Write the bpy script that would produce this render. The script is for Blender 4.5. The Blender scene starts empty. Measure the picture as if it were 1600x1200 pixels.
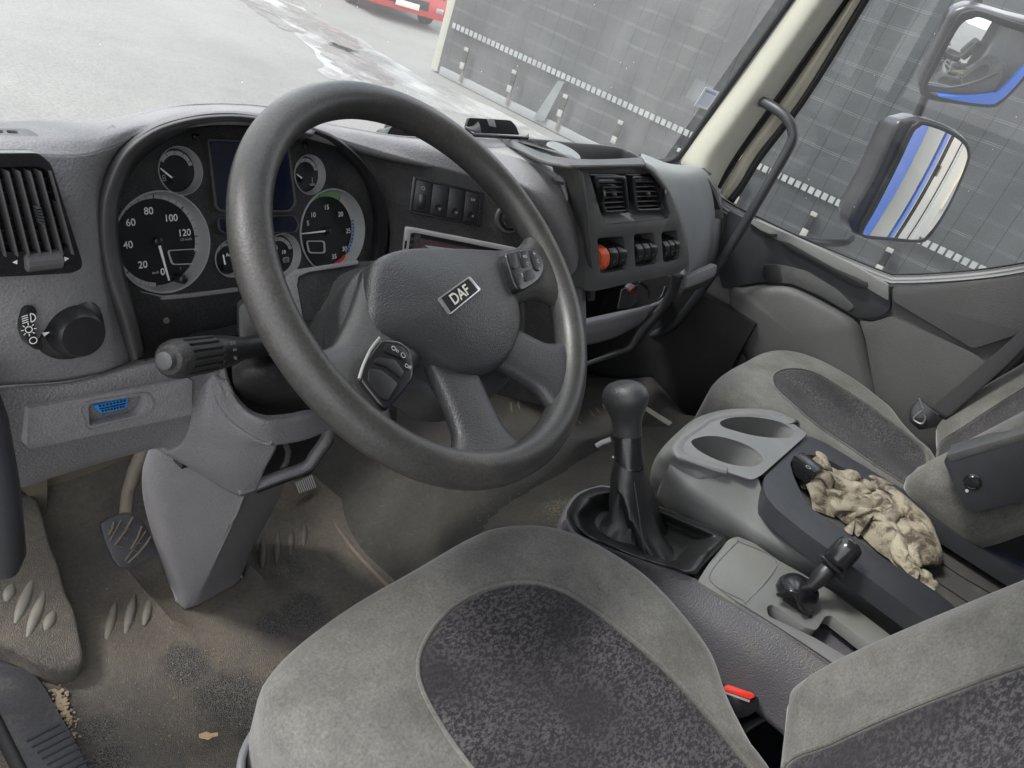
import bpy, bmesh, math, random
import numpy as np
from mathutils import Vector
random.seed(4)
sc = bpy.context.scene
R = math.radians
# ------------------------------------------------------------------ camera
F = 1183.0
_vy = np.array([-2200, -1533, F]); _vd = np.array([-755, 1997, F])
_Y = _vy/np.linalg.norm(_vy); _D = _vd/np.linalg.norm(_vd); _D = _D-_Y*(_D@_Y); _D /= np.linalg.norm(_D)
_Z = -_D; _X = np.cross(_Y, _Z)
MM = np.array([_X, _Y, _Z])
CAM = np.array([0, 0, 1.12])
cd = bpy.data.cameras.new('camera'); cam = bpy.data.objects.new('camera', cd); sc.collection.objects.link(cam)
cd.sensor_width = 36; cd.lens = 36*F/1600; cd.clip_start = .02; cd.clip_end = 500
from mathutils import Matrix
rot = np.stack([MM@np.array([1, 0, 0]), MM@np.array([0, -1, 0]), MM@np.array([0, 0, -1])], axis=1)
m4 = Matrix([list(rot[i])+[CAM[i]] for i in range(3)]+[[0, 0, 0, 1]])
cam.matrix_world = m4
sc.camera = cam
# ------------------------------------------------------------------ light
SUN_EL, SUN_AZ = R(48), R(-40)      # azimuth measured from +Y towards +X
w = bpy.data.worlds.new('World'); sc.world = w; w.use_nodes = True
nt = w.node_tree; bg = nt.nodes['Background']
sky = nt.nodes.new('ShaderNodeTexSky'); sky.sky_type = 'NISHITA'; sky.sun_disc = False
sky.sun_elevation = SUN_EL; sky.sun_rotation = SUN_AZ; sky.dust_density = 4; sky.air_density = 1.0
tcw = nt.nodes.new('ShaderNodeTexCoord'); nzw = nt.nodes.new('ShaderNodeTexNoise'); nzw.inputs['Scale'].default_value = 2.2
nzw.inputs['Detail'].default_value = 6; nt.links.new(tcw.outputs['Generated'], nzw.inputs['Vector'])
rw = nt.nodes.new('ShaderNodeValToRGB'); rw.color_ramp.elements[0].position = .36; rw.color_ramp.elements[1].position = .56
nt.links.new(nzw.outputs['Fac'], rw.inputs['Fac'])
mxw = nt.nodes.new('ShaderNodeMix'); mxw.data_type = 'RGBA'; nt.links.new(rw.outputs['Color'], mxw.inputs['Factor'])
nt.links.new(sky.outputs['Color'], mxw.inputs['A']); mxw.inputs['B'].default_value = (9.5, 9.6, 9.8, 1)
nt.links.new(mxw.outputs['Result'], bg.inputs['Color']); bg.inputs['Strength'].default_value = .13
sd = bpy.data.lights.new('sun', 'SUN'); so = bpy.data.objects.new('sun', sd); sc.collection.objects.link(so)
sd.energy = 1.8; sd.angle = R(11); sd.color = (1, .97, .92)
sdir = Vector((math.sin(SUN_AZ)*math.cos(SUN_EL), math.cos(SUN_AZ)*math.cos(SUN_EL), math.sin(SUN_EL)))
so.rotation_euler = sdir.to_track_quat('Z', 'Y').to_euler()
sc.view_settings.view_transform = 'Standard'; sc.view_settings.look = 'None'; sc.view_settings.gamma = 1
sc.view_settings.exposure = 1.25
# ------------------------------------------------------------------ projection helpers (photo pixel -> point on a real plane)
def ray(x, y): return MM@np.array([x-800, y-600, F])
def hit(x, y, p0, n):
    d = ray(x, y); n = np.array(n, float); p0 = np.array(p0, float)
    return CAM+d*((p0-CAM)@n)/(d@n)
AX = {'X': (1, 0, 0), 'Y': (0, 1, 0), 'Z': (0, 0, 1)}
def P(x, y, ax, v): return hit(x, y, (v, v, v), AX[ax])
def unit(v): v = np.array(v, float); return v/np.linalg.norm(v)
class PL:
    def __init__(s, p0, n):
        s.p0 = np.array(p0, float); s.n = unit(n)
        u = np.cross((0, 0, 1), s.n)
        if np.linalg.norm(u) < 1e-3: u = np.array((1., 0, 0))
        s.u = unit(u)
        s.v = np.cross(s.n, s.u)
    def at(s, x, y, d=0): return hit(x, y, s.p0+s.n*d, s.n)
    def w(s, a, b, d=0): return s.p0+s.u*a+s.v*b+s.n*d
    def off(s, d): return PL(s.p0+s.n*d, s.n)
# ------------------------------------------------------------------ object helpers
col = sc.collection
def tag(o, label=None, cat=None, group=None, kind=None):
    if label: o['label'] = label
    if cat: o['category'] = cat
    if group: o['group'] = group
    if kind: o['kind'] = kind
    return o
def thing(name, loc, label, cat, group=None):
    o = bpy.data.objects.new(name, None); o.location = loc; o.empty_display_size = .05; col.objects.link(o)
    return tag(o, label, cat, group)
bpy.context.view_layer.update()
def link(name, me, mat, parent=None):
    o = bpy.data.objects.new(name, me); col.objects.link(o)
    if isinstance(mat, (list, tuple)):
        for m in mat: me.materials.append(m)
    elif mat: me.materials.append(mat)
    if parent:
        o.parent = parent
        p = parent; off = Vector((0, 0, 0))
        while p: off += p.location; p = p.parent
        me.transform(Matrix.Translation(-off))
    else:
        # origin at base centre
        vs = [v.co.copy() for v in me.vertices]
        if vs:
            c = Vector(((min(v.x for v in vs)+max(v.x for v in vs))/2, (min(v.y for v in vs)+max(v.y for v in vs))/2, min(v.z for v in vs)))
            me.transform(Matrix.Translation(-c)); o.location = c
    return o
def fin(name, bm, mat, parent=None, bev=0, seg=2, smooth=True, ang=40, bang=30, recalc=True):
    if recalc: bmesh.ops.recalc_face_normals(bm, faces=bm.faces)
    if bev > 0:
        es = [e for e in bm.edges if len(e.link_faces) == 2 and e.calc_face_angle(0) > R(bang)]
        bmesh.ops.bevel(bm, geom=es, offset=bev, segments=seg, profile=.6, affect='EDGES', clamp_overlap=True)
    me = bpy.data.meshes.new(name); bm.to_mesh(me); bm.free()
    if smooth:
        for p in me.polygons: p.use_smooth = True
        me.set_sharp_from_angle(angle=R(ang))
    return link(name, me, mat, parent)
def V(p): return Vector((float(p[0]), float(p[1]), float(p[2])))
def rnd(pts, r, n=4):
    out = []; N = len(pts)
    for i in range(N):
        a, b, c = (np.array(pts[i-1], float), np.array(pts[i], float), np.array(pts[(i+1) % N], float))
        d1 = a-b; d2 = c-b; l1 = np.linalg.norm(d1); l2 = np.linalg.norm(d2)
        rr = min(r, l1*.45, l2*.45); s = b+d1/l1*rr; e = b+d2/l2*rr
        for k in range(n+1):
            t = k/n; out.append((1-t)**2*s+2*t*(1-t)*b+t*t*e)
    return out
def crv(pts, n, closed=False):
    """Catmull-Rom through pts, n samples"""
    p = [np.array(q, float) for q in pts]
    if closed: seg = len(p)
    else:
        seg = len(p)-1; p = [2*p[0]-p[1]]+p+[2*p[-1]-p[-2]]
    out = []
    for i in range(n):
        t = i/(n if closed else n-1)*seg; k = min(int(t), seg-1); f = t-k
        if closed: a, b, c, d = (p[(k+j-1) % seg] for j in range(4))
        else: a, b, c, d = p[k:k+4]
        out.append(.5*((2*b)+(-a+c)*f+(2*a-5*b+4*c-d)*f*f+(-a+3*b-3*c+d)*f**3))
    return out
def plate_bm(bm, front, back, holes=()):
    """front/back: matching 3D loops; holes: list of (front, back) loops"""
    loops = [(front, back)]+list(holes); fe = []; be = []
    fl = []
    for f, b in loops:
        vf = [bm.verts.new(V(p)) for p in f]; vb = [bm.verts.new(V(p)) for p in b]; n = len(vf)
        for i in range(n):
            bm.faces.new((vf[i], vf[(i+1) % n], vb[(i+1) % n], vb[i]))
        fl.append((vf, vb))
    if len(loops) == 1:
        bm.faces.new(fl[0][0]); bm.faces.new(fl[0][1][::-1])
    else:
        for k in (0, 1):
            es = []
            for L in fl:
                v = L[k]; n = len(v)
                for i in range(n): es.append(bm.edges.get((v[i], v[(i+1) % n])))
            bmesh.ops.triangle_fill(bm, use_beauty=True, use_dissolve=False, edges=es)
def plate(name, pl, px, t, mat, parent=None, bev=0, d=0, r=0, holes=(), **k):
    """outline in photo pixels on plane pl, front at offset d, going back t along the plane normal"""
    bm = bmesh.new()
    def lp(q, rr):
        if rr: q = rnd(q, rr)
        f = [pl.at(x, y, d) for x, y in q]; return f, [p-pl.n*t for p in f]
    f, b = lp(px, r)
    plate_bm(bm, f, b, [lp(h, r) for h in holes])
    return fin(name, bm, mat, parent, bev, **k)
def loft(name, curves, mat, parent=None, nu=32, nv=16, thick=0, closed=False, lin=False, ang=60, arc=False):
    if len(set(len(c) for c in curves)) == 1 and not arc: cs = [crv(c, nu, closed) for c in curves]
    else:
        cs = []
        for c in curves:
            f = np.array(crv(c, 240)); L = np.concatenate([[0], np.cumsum(np.linalg.norm(np.diff(f, axis=0), axis=1))]); t = np.linspace(0, L[-1], nu)
            cs.append(list(np.stack([np.interp(t, L, f[:, k]) for k in range(3)], axis=1)))
    rows = []
    for i in range(nu):
        colp = [c[i] for c in cs]
        rows.append(colp if lin else crv(colp, nv))
    bm = bmesh.new(); vs = [[bm.verts.new(V(p)) for p in r] for r in rows]; nvv = len(vs[0])
    for i in range(nu if closed else nu-1):
        for j in range(nvv-1):
            q = (vs[i][j], vs[(i+1) % nu][j], vs[(i+1) % nu][j+1], vs[i][j+1])
            try: bm.faces.new(q)
            except ValueError: pass
    bmesh.ops.recalc_face_normals(bm, faces=bm.faces)
    if thick:
        cz = Vector(CAM); s = sum((cz-f.calc_center_median()).dot(f.normal)*f.calc_area() for f in bm.faces)
        if s < 0: bmesh.ops.reverse_faces(bm, faces=bm.faces)
    ob = fin(name, bm, mat, parent, 0, ang=ang, recalc=False)
    if thick:
        md = ob.modifiers.new('shell', 'SOLIDIFY'); md.thickness = thick; md.offset = -1; md.use_even_offset = False
    return ob
def tube_bm(bm, pts, r, n=12, cap=True, closed=False, fn=None):
    pts = [np.array(p, float) for p in pts]; N = len(pts)
    rs = r if isinstance(r, (list, tuple)) else [r]*N
    prev = None; rings = []
    for i in range(N):
        if closed: t = pts[(i+1) % N]-pts[i-1]
        else: t = pts[min(i+1, N-1)]-pts[max(i-1, 0)]
        t = unit(t)
        if prev is None:
            a = np.array((0, 0, 1.)) if abs(t[2]) < .9 else np.array((1., 0, 0))
        else: a = prev
        a = unit(a-t*(a@t)); prev = a; b = np.cross(t, a)
        ring = []
        for k in range(n):
            th = 2*math.pi*k/n; rr = rs[i]*(fn(th, i) if fn else 1)
            ring.append(bm.verts.new(V(pts[i]+(a*math.cos(th)+b*math.sin(th))*rr)))
        rings.append(ring)
    for i in range(N if closed else N-1):
        A = rings[i]; B = rings[(i+1) % N]
        for k in range(n): bm.faces.new((A[k], A[(k+1) % n], B[(k+1) % n], B[k]))
    if cap and not closed:
        bm.faces.new(rings[0][::-1]); bm.faces.new(rings[-1])
def tube(name, pts, r, mat, parent=None, n=12, smoothn=0, closed=False, **k):
    if smoothn: pts = crv(pts, smoothn, closed)
    bm = bmesh.new(); tube_bm(bm, pts, r, n, closed=closed); return fin(name, bm, mat, parent, **k)
def lathe_bm(bm, o, ax, prof, n=32, fn=None):
    """prof: list of (distance along axis, radius)"""
    ax = unit(ax); a = np.array((0, 0, 1.)) if abs(ax[2]) < .9 else np.array((1., 0, 0)); a = unit(a-ax*(a@ax)); b = np.cross(ax, a)
    rings = []
    for h, r in prof:
        rings.append([bm.verts.new(V(np.array(o)+ax*h+(a*math.cos(2*math.pi*k/n)+b*math.sin(2*math.pi*k/n))*r*(fn(k, h) if fn else 1))) for k in range(n)])
    for A, B in zip(rings, rings[1:]):
        for k in range(n): bm.faces.new((A[k], A[(k+1) % n], B[(k+1) % n], B[k]))
    bm.faces.new(rings[0][::-1]); bm.faces.new(rings[-1])
def lathe(name, o, ax, prof, mat, parent=None, n=32, fn=None, **k):
    bm = bmesh.new(); lathe_bm(bm, o, ax, prof, n, fn); return fin(name, bm, mat, parent, **k)
def hexa(bm, p):
    v = [bm.verts.new(V(q)) for q in p]
    for f in ((0, 1, 2, 3), (7, 6, 5, 4), (0, 4, 5, 1), (1, 5, 6, 2), (2, 6, 7, 3), (3, 7, 4, 0)): bm.faces.new([v[i] for i in f])
def wbox_bm(bm, c, s, U=(1, 0, 0), W=(0, 1, 0), N=(0, 0, 1)):
    c = np.array(c, float); U = np.array(U, float)*s[0]/2; W = np.array(W, float)*s[1]/2; N = np.array(N, float)*s[2]/2
    hexa(bm, [c-U-W+N, c+U-W+N, c+U+W+N, c-U+W+N, c-U-W-N, c+U-W-N, c+U+W-N, c-U+W-N])
def wbox(name, c, s, mat, parent=None, bev=0, U=(1, 0, 0), W=(0, 1, 0), N=(0, 0, 1), **k):
    bm = bmesh.new(); wbox_bm(bm, c, s, U, W, N); return fin(name, bm, mat, parent, bev, **k)
class Q:
    """bilinear quad patch from four photo corners TL TR BR BL on a plane"""
    def __init__(s, pl, c, d=0):
        s.c = [pl.at(x, y, d) for x, y in c]; s.n = pl.n; s.pl = pl
        s.U = unit((s.c[1]-s.c[0])+(s.c[2]-s.c[3])); s.W = np.cross(s.n, s.U)
    def p(s, a, b, d=0):
        A, B, C, D = s.c; return (A*(1-a)+B*a)*(1-b)+(D*(1-a)+C*a)*b+s.n*d
    def box_bm(s, bm, a0, a1, b0, b1, d0, d1):
        hexa(bm, [s.p(a0, b0, d1), s.p(a1, b0, d1), s.p(a1, b1, d1), s.p(a0, b1, d1), s.p(a0, b0, d0), s.p(a1, b0, d0), s.p(a1, b1, d0), s.p(a0, b1, d0)])
    def box(s, name, a0, a1, b0, b1, d0, d1, mat, parent=None, bev=0, **k):
        bm = bmesh.new(); s.box_bm(bm, a0, a1, b0, b1, d0, d1); return fin(name, bm, mat, parent, bev, **k)
    def frame(s, name, m, d0, d1, mat, parent=None, bev=0, ins=.08, insb=None, r=.06, **k):
        insb = insb or ins; bm = bmesh.new()
        def L(i, j): return [s.p(a, b, d1) for a, b in rnd([(i, j), (1-i, j), (1-i, 1-j), (i, 1-j)], r)]
        f = L(-m, -m); h = L(ins, insb); dd = s.n*(d1-d0)
        plate_bm(bm, f, [p-dd for p in f], [(h, [p-dd for p in h])])
        return fin(name, bm, mat, parent, bev, **k)
_txt = {}
def text(name, s, o, right, up, size, mat, parent, depth=.0003, bold=0, alignx='CENTER', sx=1):
    cu = bpy.data.curves.new('t', 'FONT'); cu.body = s; cu.size = 1; cu.align_x = alignx; cu.align_y = 'CENTER'; cu.offset = bold; cu.extrude = .0
    to = bpy.data.objects.new('t', cu); col.objects.link(to)
    dg = bpy.context.evaluated_depsgraph_get(); me = bpy.data.meshes.new_from_object(to.evaluated_get(dg))
    bpy.data.objects.remove(to); bpy.data.curves.remove(cu)
    right = unit(right); up = unit(np.array(up)-right*(np.array(up)@right)); n = np.cross(right, up)
    bm = bmesh.new(); bm.from_mesh(me); bpy.data.meshes.remove(me)
    for v in bm.verts: v.co = V(np.array(o)+right*v.co.x*size*sx+up*v.co.y*size+n*depth)
    return bm
def join_bms(bms):
    out = bmesh.new()
    for b in bms:
        me = bpy.data.meshes.new('x'); b.to_mesh(me); b.free(); out.from_mesh(me); bpy.data.meshes.remove(me)
    return out
def slab(name, pl, outl, mat, parent=None, dome=.0, re=.02, back=.08, fn=None, ns=14, nth=72, cen=None, d=0, px=True, ang=50, rb=None):
    """soft rounded body: closed outline on plane pl, domed front, rolled edge, going back"""
    o2 = []
    for q in outl:
        p = pl.at(q[0], q[1], d) if px else pl.w(q[0], q[1], d)
        o2.append(((p-pl.p0)@pl.u, (p-pl.p0)@pl.v))
    o2 = crv(o2, nth, True); c = np.mean(o2, axis=0) if cen is None else np.array(cen)
    rad = np.mean([np.linalg.norm(o-c) for o in o2])
    angs = [math.atan2(o[1]-c[1], o[0]-c[0]) for o in o2]; rr = [np.linalg.norm(o-c) for o in o2]
    order = sorted(range(nth), key=lambda i: angs[i]); A = [angs[i] for i in order]; RR = [rr[i] for i in order]
    def sval(u, v):
        a = math.atan2(v-c[1], u-c[0]); r = math.hypot(u-c[0], v-c[1])
        return r/np.interp(a, A, RR, period=2*math.pi)
    def H(u, v):
        s = min(sval(u, v), 1); h = dome*(1-s**2.2); e = (1-s)*rad
        if e < re: h -= re-math.sqrt(max(re*re-(re-e)**2, 0))
        if fn: h += fn(u, v, s)
        return h+d
    ss = [0]+[(i/ns)*(1-re/rad) for i in range(1, ns+1)]+[1-re/rad*(1-math.sin(t)) for t in (R(25), R(48), R(68), R(82), R(90))]
    bm = bmesh.new(); rings = []
    for s in ss[1:]:
        ring = []
        for o in o2:
            q = c+(o-c)*s; ring.append(bm.verts.new(V(pl.w(q[0], q[1], H(q[0], q[1])))))
        rings.append(ring)
    rb = rb if rb is not None else re*.6
    for k, (dz, ins) in enumerate(((back*.5, 0), (back-rb, 0), (back-rb*.3, rb*.3), (back, rb))):
        ring = []
        for o in o2:
            q = c+(o-c)*(1-ins/rad); ring.append(bm.verts.new(V(pl.w(q[0], q[1], H(*o)-dz))))
        rings.append(ring)
    c0 = bm.verts.new(V(pl.w(c[0], c[1], H(*c))))
    for k in range(nth): bm.faces.new((c0, rings[0][k], rings[0][(k+1) % nth]))
    for a, b in zip(rings, rings[1:]):
        for k in range(nth): bm.faces.new((a[k], b[k], b[(k+1) % nth], a[(k+1) % nth]))
    bm.faces.new(rings[-1])
    ob = fin(name, bm, mat, parent, ang=ang)
    return ob, H
def patch(name, pl, outl, H, mat, parent, lift=.002, drop=.004, ns=10, nth=64, px=True, d=0, taper=.012):
    o2 = []
    for q in outl:
        p = pl.at(q[0], q[1], d) if px else pl.w(q[0], q[1])
        o2.append(((p-pl.p0)@pl.u, (p-pl.p0)@pl.v))
    o2 = crv(o2, nth, True); c = np.mean(o2, axis=0); rad = np.mean([np.linalg.norm(o-c) for o in o2])
    bm = bmesh.new(); rings = []
    for s in [i/ns for i in range(1, ns)]+[1-taper/rad, 1-taper*.4/rad, 1]:
        l = lift if s < 1-taper*.7/rad else (lift*.3 if s < 1 else -drop)
        rings.append([bm.verts.new(V(pl.w(*(c+(o-c)*s), H(*(c+(o-c)*s))+l))) for o in o2])
    c0 = bm.verts.new(V(pl.w(c[0], c[1], H(*c)+lift)))
    for k in range(nth): bm.faces.new((c0, rings[0][k], rings[0][(k+1) % nth]))
    for a, b in zip(rings, rings[1:]):
        for k in range(nth): bm.faces.new((a[k], b[k], b[(k+1) % nth], a[(k+1) % nth]))
    ob = fin(name, bm, mat, parent, ang=60)
    return ob, [pl.w(*o, H(*o)+.0015) for o in o2]
# ------------------------------------------------------------------ materials
def mat(name, c, rough=.5, metal=0, spec=.5, grain=0, gscale=400, gtype='voronoi', mott=0, mscale=6, c2=None, fine=0, fscale=300, trans=0, sheen=0, coat=0, patchc=None, patchs=3, patcht=(.55, .75), scratches=0, emit=0):
    m = bpy.data.materials.new(name); m.use_nodes = True; nt = m.node_tree; b = nt.nodes['Principled BSDF']
    def S(k, v): b.inputs[k].default_value = v
    S('Base Color', (*c, 1)); S('Roughness', rough); S('Metallic', metal); S('Specular IOR Level', spec)
    if trans: S('Transmission Weight', trans)
    if sheen: S('Sheen Weight', sheen); S('Sheen Roughness', .4)
    if coat: S('Coat Weight', coat); S('Coat Roughness', .15)
    if emit: S('Emission Color', (*c, 1)); S('Emission Strength', emit)
    tc = nt.nodes.new('ShaderNodeTexCoord')
    def noise(sc_, det=4, rg=.6, dist=0):
        n = nt.nodes.new('ShaderNodeTexNoise'); n.inputs['Scale'].default_value = sc_; n.inputs['Detail'].default_value = det
        n.inputs['Roughness'].default_value = rg; n.inputs['Distortion'].default_value = dist; nt.links.new(geo, n.inputs['Vector']); return n
    g = nt.nodes.new('ShaderNodeNewGeometry'); geo = g.outputs['Position']
    colr = None
    def mix(fac, A, B):
        mx = nt.nodes.new('ShaderNodeMix'); mx.data_type = 'RGBA'
        if isinstance(fac, float): mx.inputs['Factor'].default_value = fac
        else: nt.links.new(fac, mx.inputs['Factor'])
        for k, v in (('A', A), ('B', B)):
            if isinstance(v, tuple): mx.inputs[k].default_value = (*v, 1)
            else: nt.links.new(v, mx.inputs[k])
        return mx.outputs['Result']
    def ramp(src, a, bb):
        r = nt.nodes.new('ShaderNodeMapRange'); r.inputs['From Min'].default_value = a; r.inputs['From Max'].default_value = bb
        nt.links.new(src, r.inputs['Value']); return r.outputs['Result']
    cur = tuple(c)
    if mott:
        c2 = c2 or tuple(x*(1+mott) for x in c)
        cur = mix(ramp(noise(mscale, 6, .65).outputs['Fac'], .35, .68), tuple(c), c2)
    if patchc:
        pf = ramp(noise(patchs, 8, .7, .4).outputs['Fac'], *patcht)
        cur = mix(pf, cur, patchc)
    if fine:
        f = ramp(noise(fscale, 3, .6).outputs['Fac'], .3, .7)
        hi = mix(1.0, cur, tuple(min(1, x*(1+fine)+.01*fine) for x in c)) if not isinstance(cur, tuple) else tuple(min(1, x*(1+fine)) for x in c)
        if not isinstance(cur, tuple):
            mm = nt.nodes.new('ShaderNodeMix'); mm.data_type = 'RGBA'; mm.blend_type = 'MULTIPLY'; mm.inputs['Factor'].default_value = 1
            nt.links.new(cur, mm.inputs['A']); k = mix(f, (1-fine*.5,)*3, (1+fine*.5,)*3); nt.links.new(k, mm.inputs['B']); cur = mm.outputs['Result']
        else: cur = mix(f, tuple(x*(1-fine*.5) for x in c), tuple(x*(1+fine*.5) for x in c))
    if not isinstance(cur, tuple): nt.links.new(cur, b.inputs['Base Color'])
    if rough < .95 and mott:
        rr = nt.nodes.new('ShaderNodeMapRange'); rr.inputs['To Min'].default_value = max(.05, rough-.1); rr.inputs['To Max'].default_value = min(1, rough+.12)
        nt.links.new(noise(mscale*3, 5).outputs['Fac'], rr.inputs['Value']); nt.links.new(rr.outputs['Result'], b.inputs['Roughness'])
    if grain:
        bp = nt.nodes.new('ShaderNodeBump'); bp.inputs['Distance'].default_value = .001; bp.inputs['Strength'].default_value = grain
        if gtype == 'voronoi':
            t = nt.nodes.new('ShaderNodeTexVoronoi'); t.inputs['Scale'].default_value = gscale; t.feature = 'SMOOTH_F1'
            nt.links.new(geo, t.inputs['Vector']); nt.links.new(t.outputs['Distance'], bp.inputs['Height']); bp.invert = True
        else: nt.links.new(noise(gscale, 4, .7).outputs['Fac'], bp.inputs['Height'])
        nt.links.new(bp.outputs['Normal'], b.inputs['Normal'])
    m['nt'] = 1
    return m
M = {}
M['dash'] = mat('dash_grey_plastic', (.182, .179, .186), .55, grain=.6, gscale=420, mott=.18, mscale=5, fine=.28, fscale=420, patchc=(.27, .262, .255), patchs=9, patcht=(.5, .8))
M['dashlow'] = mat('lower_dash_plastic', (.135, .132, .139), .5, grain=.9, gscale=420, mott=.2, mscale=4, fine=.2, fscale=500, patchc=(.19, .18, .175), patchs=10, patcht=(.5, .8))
M['fascia'] = mat('dusty_dark_fascia', (.018, .018, .019), .5, spec=.35, grain=.6, gscale=600, gtype='noise', mott=.5, mscale=14, fine=1.2, fscale=520, patchc=(.05, .047, .042), patchs=20, patcht=(.5, .8))
M['stack'] = mat('centre_stack_plastic', (.052, .053, .055), .42, grain=.6, gscale=600, gtype='noise', mott=.2, mscale=7, fine=.2, fscale=900, patchc=(.1, .096, .085), patchs=6, patcht=(.5, .75))
M['glove'] = mat('pale_grey_plastic', (.20, .205, .21), .5, grain=.2, gscale=900, gtype='noise', mott=.12, mscale=6, fine=.08)
M['black'] = mat('black_plastic', (.010, .010, .011), .36, grain=.15, gscale=900, gtype='noise', mott=.5, mscale=20, fine=.4, fscale=600)
M['gloss'] = mat('glossy_black_plastic', (.012, .012, .014), .22, mott=.3, mscale=20)
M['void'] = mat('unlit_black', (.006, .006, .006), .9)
M['rim'] = mat('worn_rim_polyurethane', (.030, .0292, .028), .36, grain=.35, gscale=330, gtype='noise', mott=.6, mscale=9, fine=.55, fscale=330, patchc=(.07, .063, .053), patchs=8, patcht=(.56, .85))
M['leather'] = mat('grained_hub_cover', (.030, .031, .033), .38, grain=.55, gscale=620, mott=.25, mscale=8, fine=.25, fscale=600)
M['boot'] = mat('black_leatherette', (.016, .0165, .017), .33, grain=.4, gscale=260, gtype='noise', mott=.4, mscale=12)
M['velour'] = mat('grey_velour', (.128, .126, .118), .95, spec=.1, grain=.5, gscale=500, gtype='noise', mott=-.38, mscale=16, fine=.42, fscale=300, sheen=.3, patchc=(.085, .081, .073), patchs=7, patcht=(.5, .8))
M['seam'] = mat('seam_piping', (.25, .245, .225), .9, grain=.3, gscale=500, gtype='noise')
M['console'] = mat('console_plastic', (.085, .082, .092), .48, grain=.9, gscale=480, mott=.25, mscale=6, fine=.25, fscale=500, patchc=(.13, .122, .105), patchs=8, patcht=(.5, .85))
M['consolel'] = mat('dusty_console_top', (.15, .152, .148), .5, grain=.25, gscale=650, mott=.2, mscale=6, fine=.15, fscale=800, patchc=(.19, .18, .15), patchs=7, patcht=(.5, .8))
M['cup'] = mat('cup_console_plastic', (.14, .143, .143), .42, grain=.3, gscale=800, mott=.15, mscale=7, fine=.12, fscale=800, patchc=(.20, .195, .185), patchs=8, patcht=(.5, .85))
M['tray'] = mat('dark_tray_plastic', (.024, .025, .029), .42, spec=.4, grain=.3, gscale=700, gtype='noise', mott=.3, mscale=8, fine=.2)
M['beige'] = mat('beige_painted_metal', (.36, .35, .30), .42, mott=.08, mscale=8, fine=.05, patchc=(.25, .235, .2), patchs=12, patcht=(.6, .85))
M['white'] = mat('off_white_print', (.75, .75, .72), .5)
M['print'] = mat('grey_print', (.42, .42, .42), .5)
M['silver'] = mat('brushed_silver', (.5, .5, .5), .3, metal=.8)
M['chrome'] = mat('chrome', (.75, .75, .75), .12, metal=1)
M['dialwall'] = mat('dial_wall_silver', (.42, .43, .43), .32, metal=.35)
M['rimp'] = mat('cowl_rim_plastic', (.075, .073, .074), .42, grain=.25, gscale=700, gtype='noise', mott=.2, mscale=9, fine=.12)
M['clip'] = mat('galvanised_clip', (.24, .24, .22), .45, mott=.3, mscale=15)
M['sillp'] = mat('scuffed_step_plastic', (.022, .022, .026), .5, grain=.5, gscale=500, gtype='noise', mott=.5, mscale=12, fine=.6, fscale=300, patchc=(.10, .085, .065), patchs=9, patcht=(.55, .75))
M['needle'] = mat('needle_white', (.85, .85, .82), .45)
M['scale'] = mat('scale_band_grey', (.32, .33, .33), .45)
M['green'] = mat('scale_green', (.16, .33, .12), .5)
M['bluem'] = mat('scale_blue', (.06, .16, .45), .5)
M['redm'] = mat('scale_red', (.5, .04, .03), .5)
M['red'] = mat('buckle_red', (.75, .035, .02), .35)
M['orange'] = mat('orange_switch', (.62, .10, .03), .45, mott=.2, mscale=40)
M['obd'] = mat('blue_connector', (.02, .22, .6), .45)
M['lcd'] = mat('dark_blue_screen', (.006, .008, .022), .12, coat=.5)
M['radio'] = mat('radio_silver', (.42, .41, .42), .35, metal=.3)
M['radiodark'] = mat('radio_face', (.05, .045, .05), .25, mott=.3, mscale=30)
M['belt'] = mat('belt_webbing', (.02, .02, .022), .8, grain=.6, gscale=700, gtype='noise', fine=.3)
M['asphalt'] = mat('worn_asphalt', (.135, .135, .129), .8, grain=.6, gscale=40, gtype='noise', mott=.35, mscale=.5, fine=.45, fscale=45, patchc=(.18, .18, .175), patchs=.22, patcht=(.48, .7))
M['rubber'] = mat('black_rubber_seal', (.01, .01, .01), .55)
M['cloth'] = mat('dirty_cloth', (.34, .305, .235), .95, spec=.1, grain=1.2, gscale=900, gtype='noise', mott=-.35, mscale=14, fine=.3, fscale=500, patchc=(.075, .06, .045), patchs=24, patcht=(.47, .60))
M['pedalrub'] = mat('pedal_rubber', (.022, .022, .026), .5, mott=.5, mscale=30, patchc=(.05, .042, .032), patchs=30, patcht=(.5, .8))
M['dirtmetal'] = mat('dirty_metal', (.10, .085, .065), .7, mott=.3, mscale=20, fine=.2)
M['leafm'] = mat('dry_crumb', (.42, .31, .17), .9)
M['sand'] = mat('sand_crumbs', (.17, .135, .09), .95, mott=.4, mscale=60)
M['boxwhite'] = mat('white_body_panel', (.72, .70, .62), .35, mott=.05, mscale=2)
M['boxblue'] = mat('blue_body_panel', (.02, .16, .68), .35)
M['redpaint'] = mat('red_car_paint', (.5, .02, .025), .25, coat=.6)
M['creamwall'] = mat('cream_building_wall', (.5, .45, .33), .8, mott=.2, mscale=1)
def mirror_mat():
    m = mat('mirror_silver', (.9, .9, .9), .0, metal=1); return m
M['mirror'] = mirror_mat()
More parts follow.
